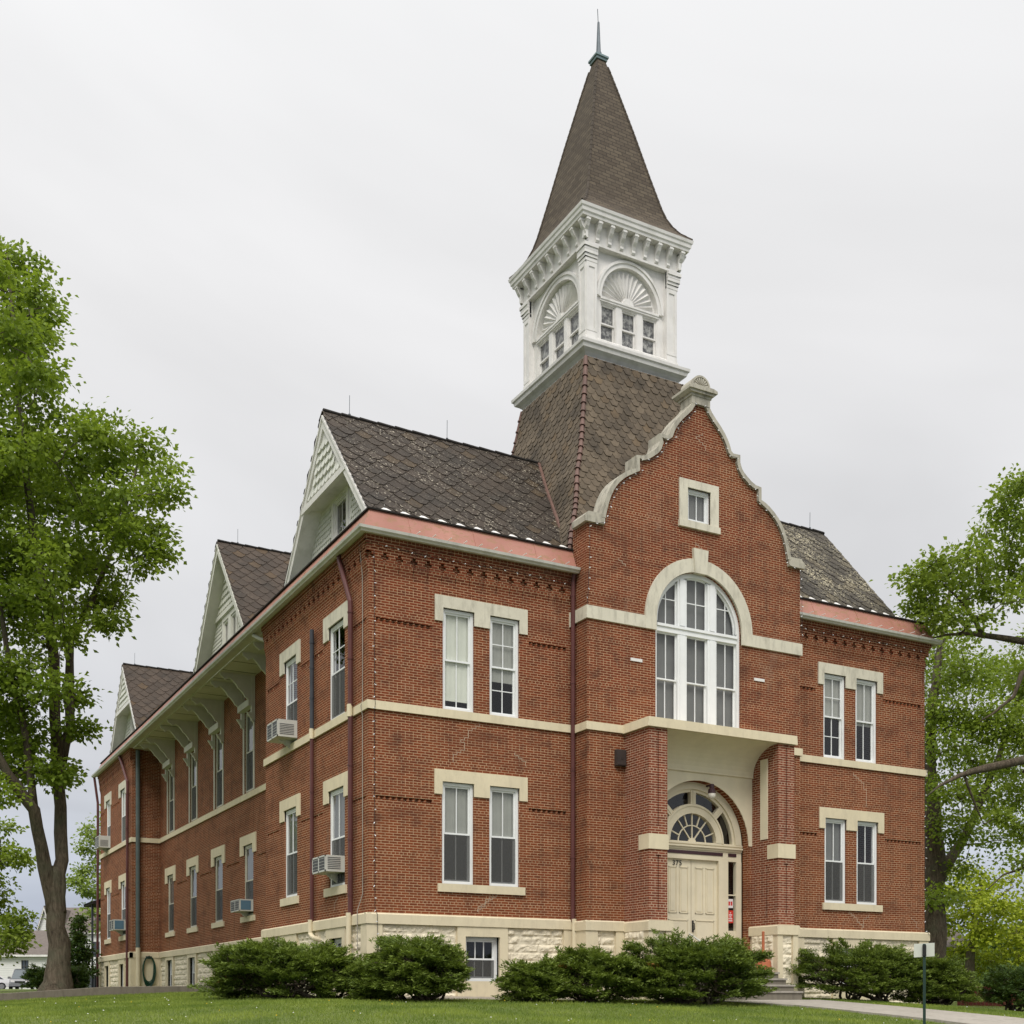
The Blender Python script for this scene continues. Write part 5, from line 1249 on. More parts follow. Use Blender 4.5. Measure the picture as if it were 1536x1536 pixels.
# front walk from the steps to the street
def strip(x0, x1, ys_, dz, name, mat, flare=0):
    mb = MB(); n = 5
    rows = []
    for k, y in enumerate(ys_):
        a, b = x0, x1
        if flare and k < 3: a -= flare*(3-k)/3; 
        top = [(a+(b-a)*i/n, y, max(gz(a+(b-a)*i/n, y)+dz, gg(a+(b-a)*i/n, y)+dz)) for i in range(n+1)]
        rows.append(top+[(b, y, top[-1][2]-.15), (a, y, top[0][2]-.15)])
    mb.loft(rows); o = mb.build(name, mat, None); tag(o, kind='structure'); return o
strip(7.85, 10.25, [-2.5-.6*k for k in range(38)], .03, 'path', 'concrete', flare=1.1)
# gravel strip under the front windows
mb = MB(); ysg = [-.02, -.5, -1.0, -1.35]; xg = [i*.25+.2 for i in range(24)]
for x in xg:
    pass
rows = [[(x, y*(1+.12*math.sin(x*3)), gg(x, y)+.03-.02*(k == 3)) for x in xg] for k, y in enumerate(ysg)]
mb.loft(rows, closed=False); o = mb.build('gravel', 'mulch'); tag(o, kind='structure')
# kerb wall of the side terrace
K = [(-16, 8.6), (-12, 9.05), (-9, 9.3), (-6.3, 9.42), (-3.6, 9.48), (-1.6, 9.5), (.95, 9.5)]
KT = [-.12, -.02, .04, .10, .29, .315, .33]
mb = MB(); rows = []
for (x, y), z in zip(K, KT): rows.append([(x, y-.14, z-.6), (x, y-.14, z-.01), (x, y-.12, z), (x, y+.12, z), (x, y+.14, z-.01), (x, y+.14, z-.6)])
mb.loft(rows); o = mb.build('kerb_wall', 'kerb'); tag(o, 'low concrete retaining kerb between the lawn and the side terrace left of the building', 'wall')
# street far behind on the left with the parked cars
o = MB().loft([[(x, y, gz(x, y)+.03) for y in (76, 84)] for x in range(-200, 260, 10)], closed=False).build('street', 'asphalt'); tag(o, kind='structure')

# unseen pavement and road where the photographer stands, added to cut green lawn bounce
def plane_strip(y0, y1, dz, name, mat):
    ys_ = [y0+(y1-y0)*k/6 for k in range(7)]; rows = [[(x, y, gz(x, y)+dz) for x in range(-120, 161, 5)] for y in ys_]
    o = MB().loft(rows, closed=False).build(name, mat); tag(o, kind='structure')
plane_strip(-15.6, -13.8, .05, 'pavement', 'concrete'); plane_strip(-34, -18.5, .06, 'road', 'asphalt')
# ================================================================ vegetation
def quads(name, centers, normals, ups, ln, wd, tint, mat, parent, kite=True, smooth=False):
    """many leaf faces at once; ups is the leaf axis"""
    c, n, a = centers, normals, ups
    a = a/np.linalg.norm(a, axis=1, keepdims=True); b = np.cross(n, a); b /= (np.linalg.norm(b, axis=1, keepdims=True)+1e-9); n = np.cross(a, b)
    N = len(c); ln = np.broadcast_to(ln, (N,))[:, None]; wd = np.broadcast_to(wd, (N,))[:, None]
    if kite:
        P0 = c; P1 = c+a*ln*.42+b*wd*.5+n*ln*.10; P2 = c+a*ln-n*ln*.08; P3 = c+a*ln*.42-b*wd*.5+n*ln*.10
    else:
        P0 = c-b*wd*.5; P1 = c+b*wd*.5; P2 = c+a*ln*.98+b*wd*.08; P3 = c+a*ln-b*wd*.08
    V = np.stack([P0, P1, P2, P3], 1).reshape(-1, 3).astype(np.float32)
    me = bpy.data.meshes.new(name); me.vertices.add(4*N); me.vertices.foreach_set('co', V.ravel()); me.loops.add(4*N); me.loops.foreach_set('vertex_index', np.arange(4*N, dtype=np.int32))
    me.polygons.add(N); me.polygons.foreach_set('loop_start', np.arange(0, 4*N, 4, dtype=np.int32)); me.update(calc_edges=True)
    at_ = me.attributes.new('tint', 'FLOAT_COLOR', 'FACE'); A = np.ones((N, 4), np.float32); A[:, :tint.shape[1]] = tint; at_.data.foreach_set('color', A.ravel())
    me.materials.append(M[mat]); o = bpy.data.objects.new(name, me); col.objects.link(o)
    if parent: o.parent = parent; o.matrix_parent_inverse = WM(parent).inverted()
    return o
def wobble(a, b, n, amp, rr):
    a, b = Vector(a), Vector(b); L_ = (b-a).length; out = [a]
    for i in range(1, n):
        out.append(a.lerp(b, i/n)+Vector((rr.gauss(0, 1), rr.gauss(0, 1), rr.gauss(0, .7)))*amp*L_*math.sin(math.pi*i/n)+Vector((0, 0, -.0)))
    out.append(b); return out
def tree(label, name, base, limbs, clumps, mat, leafsize=.15, dens=1., seed=0, group=None, cat='tree', twigs=True, droop=.5, barkm='bark', per=44, sub=.34):
    """limbs: list of (points, radii); clumps: list of (centre, radius)"""
    rr = random.Random(seed); ng = np.random.default_rng(seed)
    T_ = thing(name, label, cat, base, group)
    mb = MB(); nodes = []
    for pts, rad in limbs:
        pts = [Vector(p) for p in pts]; fp = []; fr_ = []
        for i in range(len(pts)-1):
            k = max(2, int((pts[i+1]-pts[i]).length/.5))
            for j in range(k):
                t = j/k; q = pts[i].lerp(pts[i+1], t); fp.append(q+Vector((rr.gauss(0, 1), rr.gauss(0, 1), 0))*rad[i]*.10); fr_.append((rad[i]*(1-t)+rad[i+1]*t)*rr.uniform(.95, 1.05))
        fp.append(pts[-1]); fr_.append(rad[-1]); mb.tube(fp, fr_, 12); nodes += list(zip(fp, fr_))
    C = []; A = []; Tn = []
    hi = [n_ for n_ in nodes if n_[0].z > base[2]+1.5] or nodes
    for cc, r in sorted(clumps, key=lambda q: (Vector(q[0])-nodes[0][0]).length):
        cc = Vector(cc)
        if twigs:
            # branch from the nearest existing wood that lies lower
            best = min(hi, key=lambda n_: (n_[0]-cc).length+max(0, n_[0].z-cc.z)*1.5); r0 = min(best[1]*.6, .02+.02*(cc-best[0]).length); r0 = max(r0, .018)
            w_ = wobble(best[0], cc, 5, .07, rr); mb.tube(w_, [r0*(1-.14*i) for i in range(6)], 6, cap=False); hi += [(q, r0*(1-.14*i)) for i, q in enumerate(w_)][1:]
        ns = int(max(6, dens*26*r**2.2)); cb_ = rr.uniform(.15, .85)
        for _ in range(ns):
            d = Vector((rr.gauss(0, 1), rr.gauss(0, 1), rr.gauss(0, .8))).normalized(); q = cc+d*r*(rr.random()**.45)
            if twigs and rr.random() < .55: 
                w_ = wobble(cc+d*r*.05, q, 3, .09, rr); mb.tube(w_, [.014, .011, .008, .005], 4, cap=False)
            k = int(per*rr.uniform(.6, 1.3)); sg = sub*rr.uniform(.7, 1.2)
            pc = ng.normal(0, 1, (k, 3))*np.array([sg, sg, sg*.55])+np.array(q); C.append(pc)
            dirs = (pc-np.array(q))*1.2/sg; dirs[:, 2] -= droop; dirs += ng.normal(0, .5, (k, 3)); A.append(dirs)
            tb_ = np.clip(cb_*.5+rr.random()*.35+ng.normal(0, .13, k)+.06, 0, 1); Tn.append(np.stack([tb_, ng.random(k), ng.random(k)], 1))
    mb.build('trunk', barkm, T_, smooth=True)
    C = np.concatenate(C); A = np.concatenate(A); Tn = np.concatenate(Tn); N = len(C)
    nn = ng.normal(0, .75, (N, 3)); nn[:, 2] += .9
    quads('crown', C, nn, A, leafsize*ng.uniform(.65, 1.25, N), leafsize*.85*ng.uniform(.7, 1.2, N), Tn, mat, T_)
    return N
tot = 0
def px(u, v, d): return tuple(atv(u, v, d))
rr0 = random.Random(5)
def cl(lst, d, spread=2.2):
    return [((px(u, v, d+rr0.uniform(-spread, spread))), r*d/FPX) for u, v, r in lst]
# --- big maple on the left, twin stems
D_ = 32.
b_ = at(87, D_); bz = gz(b_.x, b_.y)
def P2(u, v, dd=0): return px(u, v, D_+dd)
base = (b_.x, b_.y, bz)
limbs = [([(b_.x, b_.y, bz-.2), P2(87, 1474), P2(86, 1440), P2(84, 1390), P2(82, 1345), P2(82, 1318), P2(82, 1300)], [.52, .38, .29, .25, .28, .24, .12]),
         ([P2(85, 1370), P2(88, 1330, .05), P2(91, 1290, .2), P2(90, 1210, .4), P2(88, 1150, .5), P2(88, 1130, .5)], [.19, .195, .18, .165, .155, .165]),
         ([P2(88, 1140, .5), P2(82, 1080, .2), P2(82, 1020, -.1), P2(80, 980, -.3), P2(70, 900, -.5), P2(50, 800, -.3), P2(30, 650, 0), P2(20, 480, .2), P2(10, 380, .4)], [.16, .15, .135, .13, .12, .10, .08, .05, .02]),
         ([P2(92, 1140, .5), P2(104, 1090, .7), P2(104, 1020, .9), P2(106, 960, 1.0), P2(135, 910, 1.2), P2(165, 830, 1.2), P2(195, 740, 1.3), P2(215, 660, 1.5)], [.15, .13, .12, .10, .085, .06, .04, .02]),
         ([P2(82, 1370), P2(75, 1330, -.1), P2(62, 1270, -.4), P2(50, 1215, -.8), P2(32, 1190, -1.0), P2(12, 1160, -1.3), P2(-20, 1100, -1.6), P2(-60, 1000, -2.0), P2(-90, 850, -2)], [.19, .19, .165, .155, .14, .12, .10, .07, .03]),
         ([P2(50, 1210, -.8), P2(46, 1160, -.9), P2(38, 1100, -1.0), P2(15, 1000, -1.2), P2(-10, 850, -1.2), P2(-25, 650, -1.0)], [.12, .10, .09, .07, .05, .02])]
c1 = [(-15, 400, 38), (8, 385, 26), (22, 430, 34), (30, 480, 34), (0, 500, 50), (42, 535, 32), (30, 590, 36), (-20, 590, 55), (60, 505, 16), (66, 465, 12), (45, 400, 14), (52, 440, 16), (70, 560, 12),
      (112, 640, 30), (125, 690, 42), (85, 690, 40), (165, 650, 26), (170, 700, 42), (215, 668, 34), (238, 705, 30), (228, 750, 32), (250, 735, 16), (190, 770, 36), (150, 780, 45), (230, 800, 24), (245, 828, 14), (205, 838, 18), (105, 760, 50),
      (40, 660, 50), (0, 720, 65), (55, 740, 55), (30, 820, 65), (90, 830, 45), (130, 845, 40), (165, 850, 26), (-20, 850, 70), (60, 900, 50), (10, 930, 65), (115, 905, 32), (150, 905, 14), (170, 892, 10), (160, 930, 9),
      (66, 965, 34), (30, 1010, 46), (-20, 1020, 60), (98, 950, 12), (50, 1060, 36), (15, 1090, 42), (78, 1030, 12), (-15, 1120, 45), (45, 1118, 26), (70, 1145, 13), (112, 1042, 9), (117, 1092, 8), (82, 1162, 7), (20, 1160, 22), (90, 1160, 9), (0, 1185, 14)]
c1 += [(-80, 500, 60), (-90, 640, 80), (-110, 800, 90), (-100, 950, 80), (-90, 1080, 60), (-190, 700, 80), (-200, 860, 90), (-180, 1000, 70), (-60, 420, 40)]
cs = cl(c1, D_, 2.0)+cl([(u*.8, v, r*.8) for u, v, r in c1[::4] if v < 860], D_-3, .8)+cl([(u*.6-20, v+20, r) for u, v, r in c1[1::4] if v < 860], D_+3.5, 1)
tot += tree('tall green maple with a twin trunk standing left of the building behind the concrete kerb', 'maple_tree', base, limbs, cs, 'leaf_maple', .14, .88, 11, sub=.25, per=66)
# --- right: large tree whose trunk stands behind the right corner of the building
D_ = 44.; b_ = at(1397, D_); bz = gz(b_.x, b_.y); base = (b_.x, b_.y, bz)
limbs = [([(b_.x, b_.y, bz-.2), P2(1397, 1430), P2(1397, 1370), P2(1399, 1310), P2(1402, 1270), P2(1400, 1220), P2(1392, 1150), P2(1400, 1050), P2(1415, 940), P2(1430, 860)], [.60, .55, .50, .46, .36, .30, .25, .18, .10, .04]),
         ([P2(1402, 1330), P2(1425, 1290, .6), P2(1450, 1250, .9), P2(1480, 1180, 1.2), P2(1520, 1080, 1.5), P2(1560, 960, 1.5)], [.24, .20, .17, .13, .09, .03]),
         ([P2(1396, 1320), P2(1388, 1270, 1.5), P2(1380, 1180, 2.5), P2(1360, 1060, 3)], [.20, .17, .12, .04])]
c2 = [(1408, 985, 34), (1405, 1030, 34), (1450, 1005, 40), (1495, 1010, 40), (1535, 1030, 45), (1400, 1075, 30), (1430, 1085, 40), (1480, 1080, 45), (1530, 1100, 45), (1410, 1130, 30), (1455, 1140, 40), (1505, 1150, 40), (1405, 1180, 26), (1440, 1200, 36), (1490, 1205, 36), (1535, 1200, 36), (1410, 1235, 24), (1450, 1255, 30), (1500, 1260, 24), (1400, 1290, 16), (1440, 1300, 16), (1425, 1340, 9), (1395, 1345, 7), (1400, 950, 26), (1440, 945, 26), (1580, 1080, 60), (1600, 1180, 50), (1590, 980, 60)]
cs = cl(c2, D_, 3.0)
tot += tree('leafy tree directly behind the right corner of the building, its dark trunk beside the wall', 'shade_tree', base, limbs, cs, 'leaf_right', .145, 1.0, 12, sub=.34, per=50)
# --- tree off to the right whose long limbs reach into the picture
D_ = 33.; b_ = at(1680, D_); bz = gz(b_.x, b_.y); base = (b_.x, b_.y, bz)
limbs = [([(b_.x, b_.y, bz-.2), P2(1675, 1380), P2(1668, 1240), P2(1655, 1100), P2(1640, 960), P2(1620, 820)], [.50, .42, .38, .33, .25, .12]),
         ([P2(1660, 1150), P2(1600, 1135, -.5), P2(1536, 1140, -.8), P2(1480, 1152, -1), P2(1455, 1158, -1.1), P2(1440, 1163, -1.2), P2(1410, 1178, -1.4), P2(1388, 1196, -1.5)], [.20, .15, .12, .105, .09, .06, .035, .015]),
         ([P2(1445, 1158, -1.1), P2(1452, 1180, -1), P2(1462, 1205, -.8), P2(1475, 1235, -.6)], [.04, .035, .03, .01]),
         ([P2(1650, 1010), P2(1590, 970, .3), P2(1536, 962, .5), P2(1490, 955, .6), P2(1455, 950, .6), P2(1420, 952, .5), P2(1395, 958, .3)], [.18, .13, .10, .085, .06, .035, .012]),
         ([P2(1475, 953, .6), P2(1462, 930, .6), P2(1445, 905, .5), P2(1425, 885, .4), P2(1405, 868, .4)], [.07, .06, .045, .03, .012]),
         ([P2(1645, 1250), P2(1580, 1190, -.4), P2(1536, 1155+0, -.5)], [.12, .09, .07]),
         ([P2(1640, 1000), P2(1570, 990, -1), P2(1534, 1010, -1.2), P2(1520, 1045, -1.2), P2(1490, 1070, -1.2), P2(1470, 1082, -1.1)], [.12, .09, .07, .05, .03, .012]),
         ([P2(1650, 1420), P2(1580, 1310, -.4), P2(1536, 1302, -.5), P2(1505, 1312, -.6), P2(1480, 1335, -.7)], [.09, .06, .04, .025, .01])]
c3 = [(1367, 862, 9), (1378, 880, 12), (1395, 868, 14), (1390, 895, 12), (1405, 842, 10), (1420, 865, 18), (1440, 840, 18), (1438, 872, 18), (1462, 825, 16), (1465, 855, 22), (1448, 900, 18), (1490, 840, 24), (1480, 800, 14), (1478, 880, 22), (1515, 820, 22), (1512, 860, 30), (1500, 900, 26), (1525, 780, 14), (1518, 738, 13), (1534, 720, 13), (1500, 765, 8), (1538, 800, 22), (1376, 910, 10), (1400, 915, 14), (1395, 932, 12), (1425, 925, 14), (1535, 900, 30), (1470, 925, 16), (1545, 850, 36), (1560, 760, 40), (1580, 860, 60), (1600, 960, 50), (1640, 780, 80), (1680, 900, 90), (1620, 1080, 60), (1700, 1050, 90), (1740, 850, 90),
      (1525, 1235, 10), (1536, 1290, 12), (1500, 1225, 8), (1545, 1250, 20), (1580, 1240, 30)]
tot += tree('tree at the right edge of the picture with long dark limbs reaching towards the building', 'shade_tree', base, limbs, cl(c3, D_, 1.6), 'leaf_right', .13, 1.15, 13, sub=.23, per=46)
# --- bright yellow green trees behind on the right
D_ = 66.; b_ = at(1452, D_); bz = gz(b_.x, b_.y)
c4 = [(1425, 1340, 18), (1445, 1310, 22), (1480, 1330, 26), (1460, 1360, 28), (1500, 1365, 28), (1430, 1385, 24), (1475, 1400, 30), (1530, 1360, 22), (1525, 1400, 28), (1560, 1370, 30), (1440, 1430, 22), (1490, 1440, 26), (1540, 1440, 30), (1515, 1315, 14), (1580, 1420, 40)]
tot += tree('bright yellow green tree in the gap right of the building, behind the low evergreen shrubs', 'lime_green_tree', (b_.x, b_.y, bz), [([(b_.x, b_.y, bz-.2), P2(1455, 1440), P2(1462, 1380), P2(1470, 1330)], [.30, .24, .16, .05]), ([P2(1460, 1400), P2(1490, 1350), P2(1520, 1330)], [.14, .09, .03])], cl(c4, D_, 2.5), 'leaf_lime', .21, .8, 14, sub=.38, per=40)
# --- branches of a tree off to the left, and a pale tree beyond the far end
D_ = 45.; b_ = at(-70, D_); bz = gz(b_.x, b_.y)
c5 = [(5, 1290, 16), (22, 1282, 10), (-12, 1300, 20), (0, 1272, 12), (33, 1290, 5), (-5, 1350, 12), (2, 1375, 14), (20, 1385, 14), (36, 1378, 10), (12, 1405, 16), (-8, 1420, 22), (22, 1415, 10), (30, 1400, 7), (5, 1240, 4), (-30, 1330, 40), (-70, 1280, 60), (-60, 1400, 40), (-110, 1350, 60), (-90, 1220, 50)]
tot += tree('green tree at the left edge with leafy branches hanging in front of the white garage', 'shade_tree', (b_.x, b_.y, bz), [([(b_.x, b_.y, bz-.2), P2(-70, 1400), P2(-66, 1300), P2(-60, 1200)], [.32, .26, .2, .1]), ([P2(-66, 1340), P2(-30, 1300), P2(10, 1288)], [.12, .07, .02]), ([P2(-68, 1420), P2(-30, 1395), P2(15, 1395)], [.12, .07, .02])], cl(c5, D_, 1.2), 'leaf_right', .17, .9, 15, sub=.24, per=36)
D_ = 72.; b_ = at(163, D_); bz = gz(b_.x, b_.y)
c6 = [(132, 1245, 10), (142, 1260, 14), (128, 1275, 10), (140, 1290, 16), (122, 1305, 8), (135, 1318, 14), (120, 1330, 12), (112, 1322, 7), (130, 1338, 8), (146, 1340, 14), (140, 1365, 10), (150, 1390, 12), (165, 1280, 24), (170, 1330, 24), (175, 1230, 24)]
tot += tree('pale green tree beyond the far end of the building', 'pale_green_tree', (b_.x, b_.y, bz), [([(b_.x, b_.y, bz-.2), P2(163, 1400), P2(160, 1320), P2(158, 1240)], [.25, .2, .14, .05])], cl(c6, D_, 1.0), 'leaf_pale', .2, .8, 16, sub=.26, per=34)
# --- street trees behind the photographer, mirrored in the windows
for k, (x, y) in enumerate(((-14, -62), (6, -58), (27, -60))):
    z = gz(x, y); cs = [((x+rr0.uniform(-3.5, 3.5), y+rr0.uniform(-2.5, 2.5), z+rr0.uniform(4, 13)), rr0.uniform(1.0, 2.0)) for _ in range(16)]
    tot += tree('street tree on the far side of the road in front', 'street_tree', (x, y, z), [([(x, y, z-.2), (x, y, z+4), (x+.3, y, z+9)], [.35, .28, .1])], cs, 'leaf_far', .40, .16, 70+k, group='street trees across the road', sub=.6, per=36)
# --- distant trees closing the horizon
far = [(-60, 150, 1430, 40), (20, 160, 1440, 26), (40, 170, 1425, 26), (58, 160, 1432, 20), (130, 180, 1440, 30), (1440, 120, 1440, 40), (1500, 130, 1430, 44), (1570, 125, 1420, 50)]
for k, (u, d, v, r) in enumerate(far):
    D_ = d; b_ = at(u, d); bz = gz(b_.x, b_.y)
    pl = ['hazy green tree far behind the silver van', 'hazy green tree far behind the yellow green tree'][u > 700]
    tot += tree(pl, 'distant_tree', (b_.x, b_.y, bz), [([(b_.x, b_.y, bz-.2), P2(u, 1480), P2(u, v)], [.35, .3, .1])], cl([(u, v, r), (u-r*.7, v+r*.5, r*.7), (u+r*.7, v+r*.5, r*.7), (u, v-r*.4, r*.6), (u-r*.4, v+r, r*.7), (u+r*.5, v+r, r*.7)], d, 2), 'leaf_far', .55, .10, 20+k, group=pl.replace('tree', 'trees'), twigs=False, sub=.8, per=40)

# --- junipers and other shrubs
def shrub(label, name, cx, cy, hx, hy, hz, seed, mat='juniper', n=430, per=64, low=.22, rot=None, tiers=True, group=None, spike=.12, tilt=0, blade=.072, bw=.030):
    rr = random.Random(seed); ng = np.random.default_rng(seed); rot = YAW if rot is None else rot
    z0 = gg(cx, cy); T_ = thing(name, label, 'shrub', (cx, cy, z0), group)
    ex = Vector((math.cos(-rot), math.sin(-rot), 0)); ey = Vector((-ex.y, ex.x, 0))
    mb = MB(); C = []; A = []; Nn = []; Tn = []
    lob = [(rr.uniform(0, 2*math.pi), rr.uniform(.82, 1.16), rr.uniform(.25, .6)) for _ in range(9)]
    stems = []
    for k in range(16):
        a = rr.uniform(0, 2*math.pi); f = rr.uniform(.35, .75); h = rr.uniform(.25, .6)
        tip = Vector((cx, cy, z0))+ex*math.cos(a)*hx*f+ey*math.sin(a)*hy*f+Vector((0, 0, hz*h))
        st = Vector((cx, cy, z0-.05))+ex*rr.uniform(-.35, .35)*hx+ey*rr.uniform(-.2, .2)*hy
        w_ = wobble(st, tip, 5, .10, rr); mb.tube(w_, [.04*(1-.14*i) for i in range(6)], 6, cap=False); stems += w_[1:]
    for k in range(n):
        a = rr.uniform(0, 2*math.pi); e_ = math.asin(rr.uniform(-.12, 1))
        rad = .80+.20*rr.random()
        lo = 1.
        for (la, lf, lw) in lob:
            dd = abs((a-la+math.pi) % (2*math.pi)-math.pi); lo *= 1+(lf-1)*math.exp(-(dd/lw)**2)
        nz_ = 1+.26*noise.noise(Vector((math.cos(a)*2.2+seed, math.sin(a)*2.2, e_*2.4)))
        rad *= lo*nz_
        if rr.random() < .12: rad *= rr.uniform(1.03, 1.03+spike)
        if rr.random() < .30: rad *= rr.uniform(.45, .9)
        ce = max(.0, math.cos(e_))**.62; dir_ = ex*math.cos(a)*ce*hx+ey*math.sin(a)*ce*hy
        se = math.sin(e_); se = se**.75 if se > 0 else max(-.15, se); zz = low*hz+(hz*(1-low))*se*(1+tilt*math.cos(a))
        p_ = Vector((cx, cy, z0))+dir_*rad+Vector((0, 0, zz*min(1.08, (.6+.4*rad))))
        if tiers: p_.z = z0+(p_.z-z0)*1.0+.05*math.sin(p_.z*17+a*3)
        if p_.z < z0+.05: p_.z = z0+rr.uniform(.05, .2)
        hgt = (p_.z-z0)/hz
        cn = noise.noise(p_*1.7+Vector((seed, 0, 0)))+.5*noise.noise(p_*4.1+Vector((seed, 5, 0)))
        if cn < -.22+(.38*max(0, .45-hgt)/.45): continue
        # spray: elongated, pointing outwards and slightly up
        od = Vector((dir_.x/hx, dir_.y/hx, .22+.25*max(0, math.sin(e_)))).normalized()
        od = (od+Vector((rr.gauss(0, .25), rr.gauss(0, .25), rr.gauss(0, .12)))).normalized()
        Ls = rr.uniform(.26, .46); m_ = int(per*rr.uniform(.7, 1.3)); t_ = ng.random(m_)
        sd_ = od.cross(Vector((0, 0, 1))).normalized(); up = sd_.cross(od)
        wv = ng.normal(0, 1, m_)*(.085*(1-t_*.75)); hv = ng.normal(0, 1, m_)*(.035*(1-t_*.5))
        pc = np.array(p_)[None]+np.outer((t_-.55)*Ls, np.array(od))+np.outer(wv, np.array(sd_))+np.outer(hv-.06*t_**2, np.array(up))
        C.append(pc); dd_ = np.array(od)[None]*.7+np.outer(np.sign(wv)*.7, np.array(sd_))+ng.normal(0, .33, (m_, 3)); A.append(dd_)
        q = ng.normal(0, .5, (m_, 3))+np.array(up)[None]*.8; Nn.append(q)
        b0 = min(.55, max(0, .22+.45*cn+rr.uniform(-.08, .08))); dead = 1. if rr.random() < .004 else 0
        tt = np.clip(b0+.45*t_+ng.normal(0, .13, m_), 0, 1); Tn.append(np.stack([tt, np.full(m_, .99 if dead else .5), ng.random(m_)], 1))
        if rr.random() < .35 and stems:
            s_ = min(rr.sample(stems, 12), key=lambda q_: (q_-p_).length); mb.tube(wobble(s_, p_, 3, .07, rr), [.013, .010, .007, .004], 4, cap=False)
    mb.build('stems', 'twig', T_)
    C = np.concatenate(C); A = np.concatenate(A); Nn = np.concatenate(Nn); Tn = np.concatenate(Tn); N = len(C)
    quads('foliage', C, Nn, A, blade*ng.uniform(.6, 1.3, N), bw*ng.uniform(.7, 1.3, N), Tn, mat, T_, kite=False)
    return N
def sh(label, u0, u1, vtop, d, seed, dy=.8, **k):
    c = at((u0+u1)/2, d); hx = (u1-u0)/2*d/FPX; z0 = gg(c.x, c.y); hz = (HORIZON-vtop)/FPX*d-z0
    return shrub(label, k.pop('name', 'juniper_shrub'), c.x, c.y, hx*.93, hx*dy, hz*.94, seed, **k)
tot += sh('wide spreading juniper before the left side basement, leftmost of the front shrubs', 306, 588, 1413, 24.6, 41, .55, n=1900, tilt=-.08)
tot += sh('juniper in front of the building corner, left of the white basement window', 540, 716, 1403, 23.6, 42, .8, n=950, tilt=.0, low=.3)
tot += sh('low juniper filling the gap below the building corner between two taller ones', 520, 610, 1448, 23.9, 52, .8, n=420)
tot += sh('small loose juniper right of the white basement window', 756, 850, 1443, 24.3, 43, .8, n=380)
tot += sh('medium juniper between the small loose one and the large one before the door', 815, 965, 1424, 24.8, 44, .6, n=700)
tot += sh('large dense juniper in front of the entrance door', 905, 1162, 1404, 25.2, 45, .50, n=1650, low=.25)
tot += sh('open branched juniper under the right front windows, nearest to the steps', 1194, 1405, 1417, 29.2, 46, .5, n=950, low=.34)
tot += sh('juniper at the right corner of the building, behind the sign', 1340, 1466, 1430, 29.8, 47, .8, n=620, low=.25, mat='juniper')
tot += sh('dark juniper at the right edge before the red fence', 1468, 1580, 1448, 31.5, 48, .8, n=640, low=.4, mat='yew')
tot += sh('rounded dark yew left of the maple trunk', 42, 96, 1451, 35.5, 49, 1, name='yew_shrub', mat='yew', n=260, low=.3)
tot += sh('rounded dark yew right of the maple trunk', 92, 130, 1450, 36, 50, 1, name='yew_shrub', mat='yew', n=260, low=.3)
# upright conifer behind the maple
D_ = 52.; b_ = at(118, D_); bz = gz(b_.x, b_.y)
cc_ = [(118, 1380, 4), (119, 1392, 6), (116, 1404, 8), (123, 1410, 8), (112, 1420, 9), (126, 1424, 9), (118, 1430, 12), (108, 1440, 10), (131, 1440, 10), (120, 1448, 14), (106, 1458, 10), (134, 1458, 10), (118, 1466, 14)]
tot += tree('pyramid shaped dark evergreen behind the maple, before the white house', 'evergreen_tree', (b_.x, b_.y, bz), [([(b_.x, b_.y, bz-.1), P2(118, 1440), P2(118, 1384)], [.10, .07, .02])], cl(cc_, D_, .3), 'yew', .13, 2.4, 51, sub=.14, per=46, twigs=True, droop=-.2)

# --- grass
ng = np.random.default_rng(3)
def grass(n, x0, x1, y0, y1, h):
    x = ng.uniform(x0, x1, n); y = ng.uniform(y0, y1, n)
    keep = ~((x > 7.75) & (x < 10.3) & (y < -1)) & ~((x > -.15) & (x < 16.6) & (y > -.9)) & ~((x > .3) & (x < 5.9) & (y > -1.3)) & (y < 9.25)
    # inside the field of view only
    dx_ = x-CAMX; dy_ = y-CAMY; d = dx_*math.sin(YAW)+dy_*math.cos(YAW); r = dx_*math.cos(YAW)-dy_*math.sin(YAW)
    keep &= (np.abs(r/d) < .50); x, y = x[keep], y[keep]
    z = np.array([gg(a, b) for a, b in zip(x, y)]); C = np.stack([x, y, z-.005], 1); N = len(C)
    A = ng.normal(0, .42, (N, 3)); A[:, 2] = 1; Nn = ng.normal(0, 1, (N, 3)); Nn[:, 2] *= .2
    pat = np.array([noise.noise(Vector((a*.8, b*.8, 3.)))+.5*noise.noise(Vector((a*2.6, b*2.6, 9.))) for a, b in zip(x, y)])
    t = np.clip(.45+.85*pat+ng.normal(0, .18, N), 0, 1)
    return C, A, Nn, t, h*ng.uniform(.5, 1.3, N)*(1+.35*pat)
gs = [grass(190000, -9, 16, -10.5, -.8, .052), grass(90000, -10, .2, -2, 9.3, .055), grass(22000, 10, 30, -10, 12, .06)]
C, A, Nn, t, h = [np.concatenate(z) for z in zip(*gs)]
g = quads('grass', C, Nn, A, h, .011, np.stack([t, t*0+.5, t], 1), 'grassblade', None, kite=False); tag(g, 'short green lawn grass in front of the building', 'grass', kind='stuff')
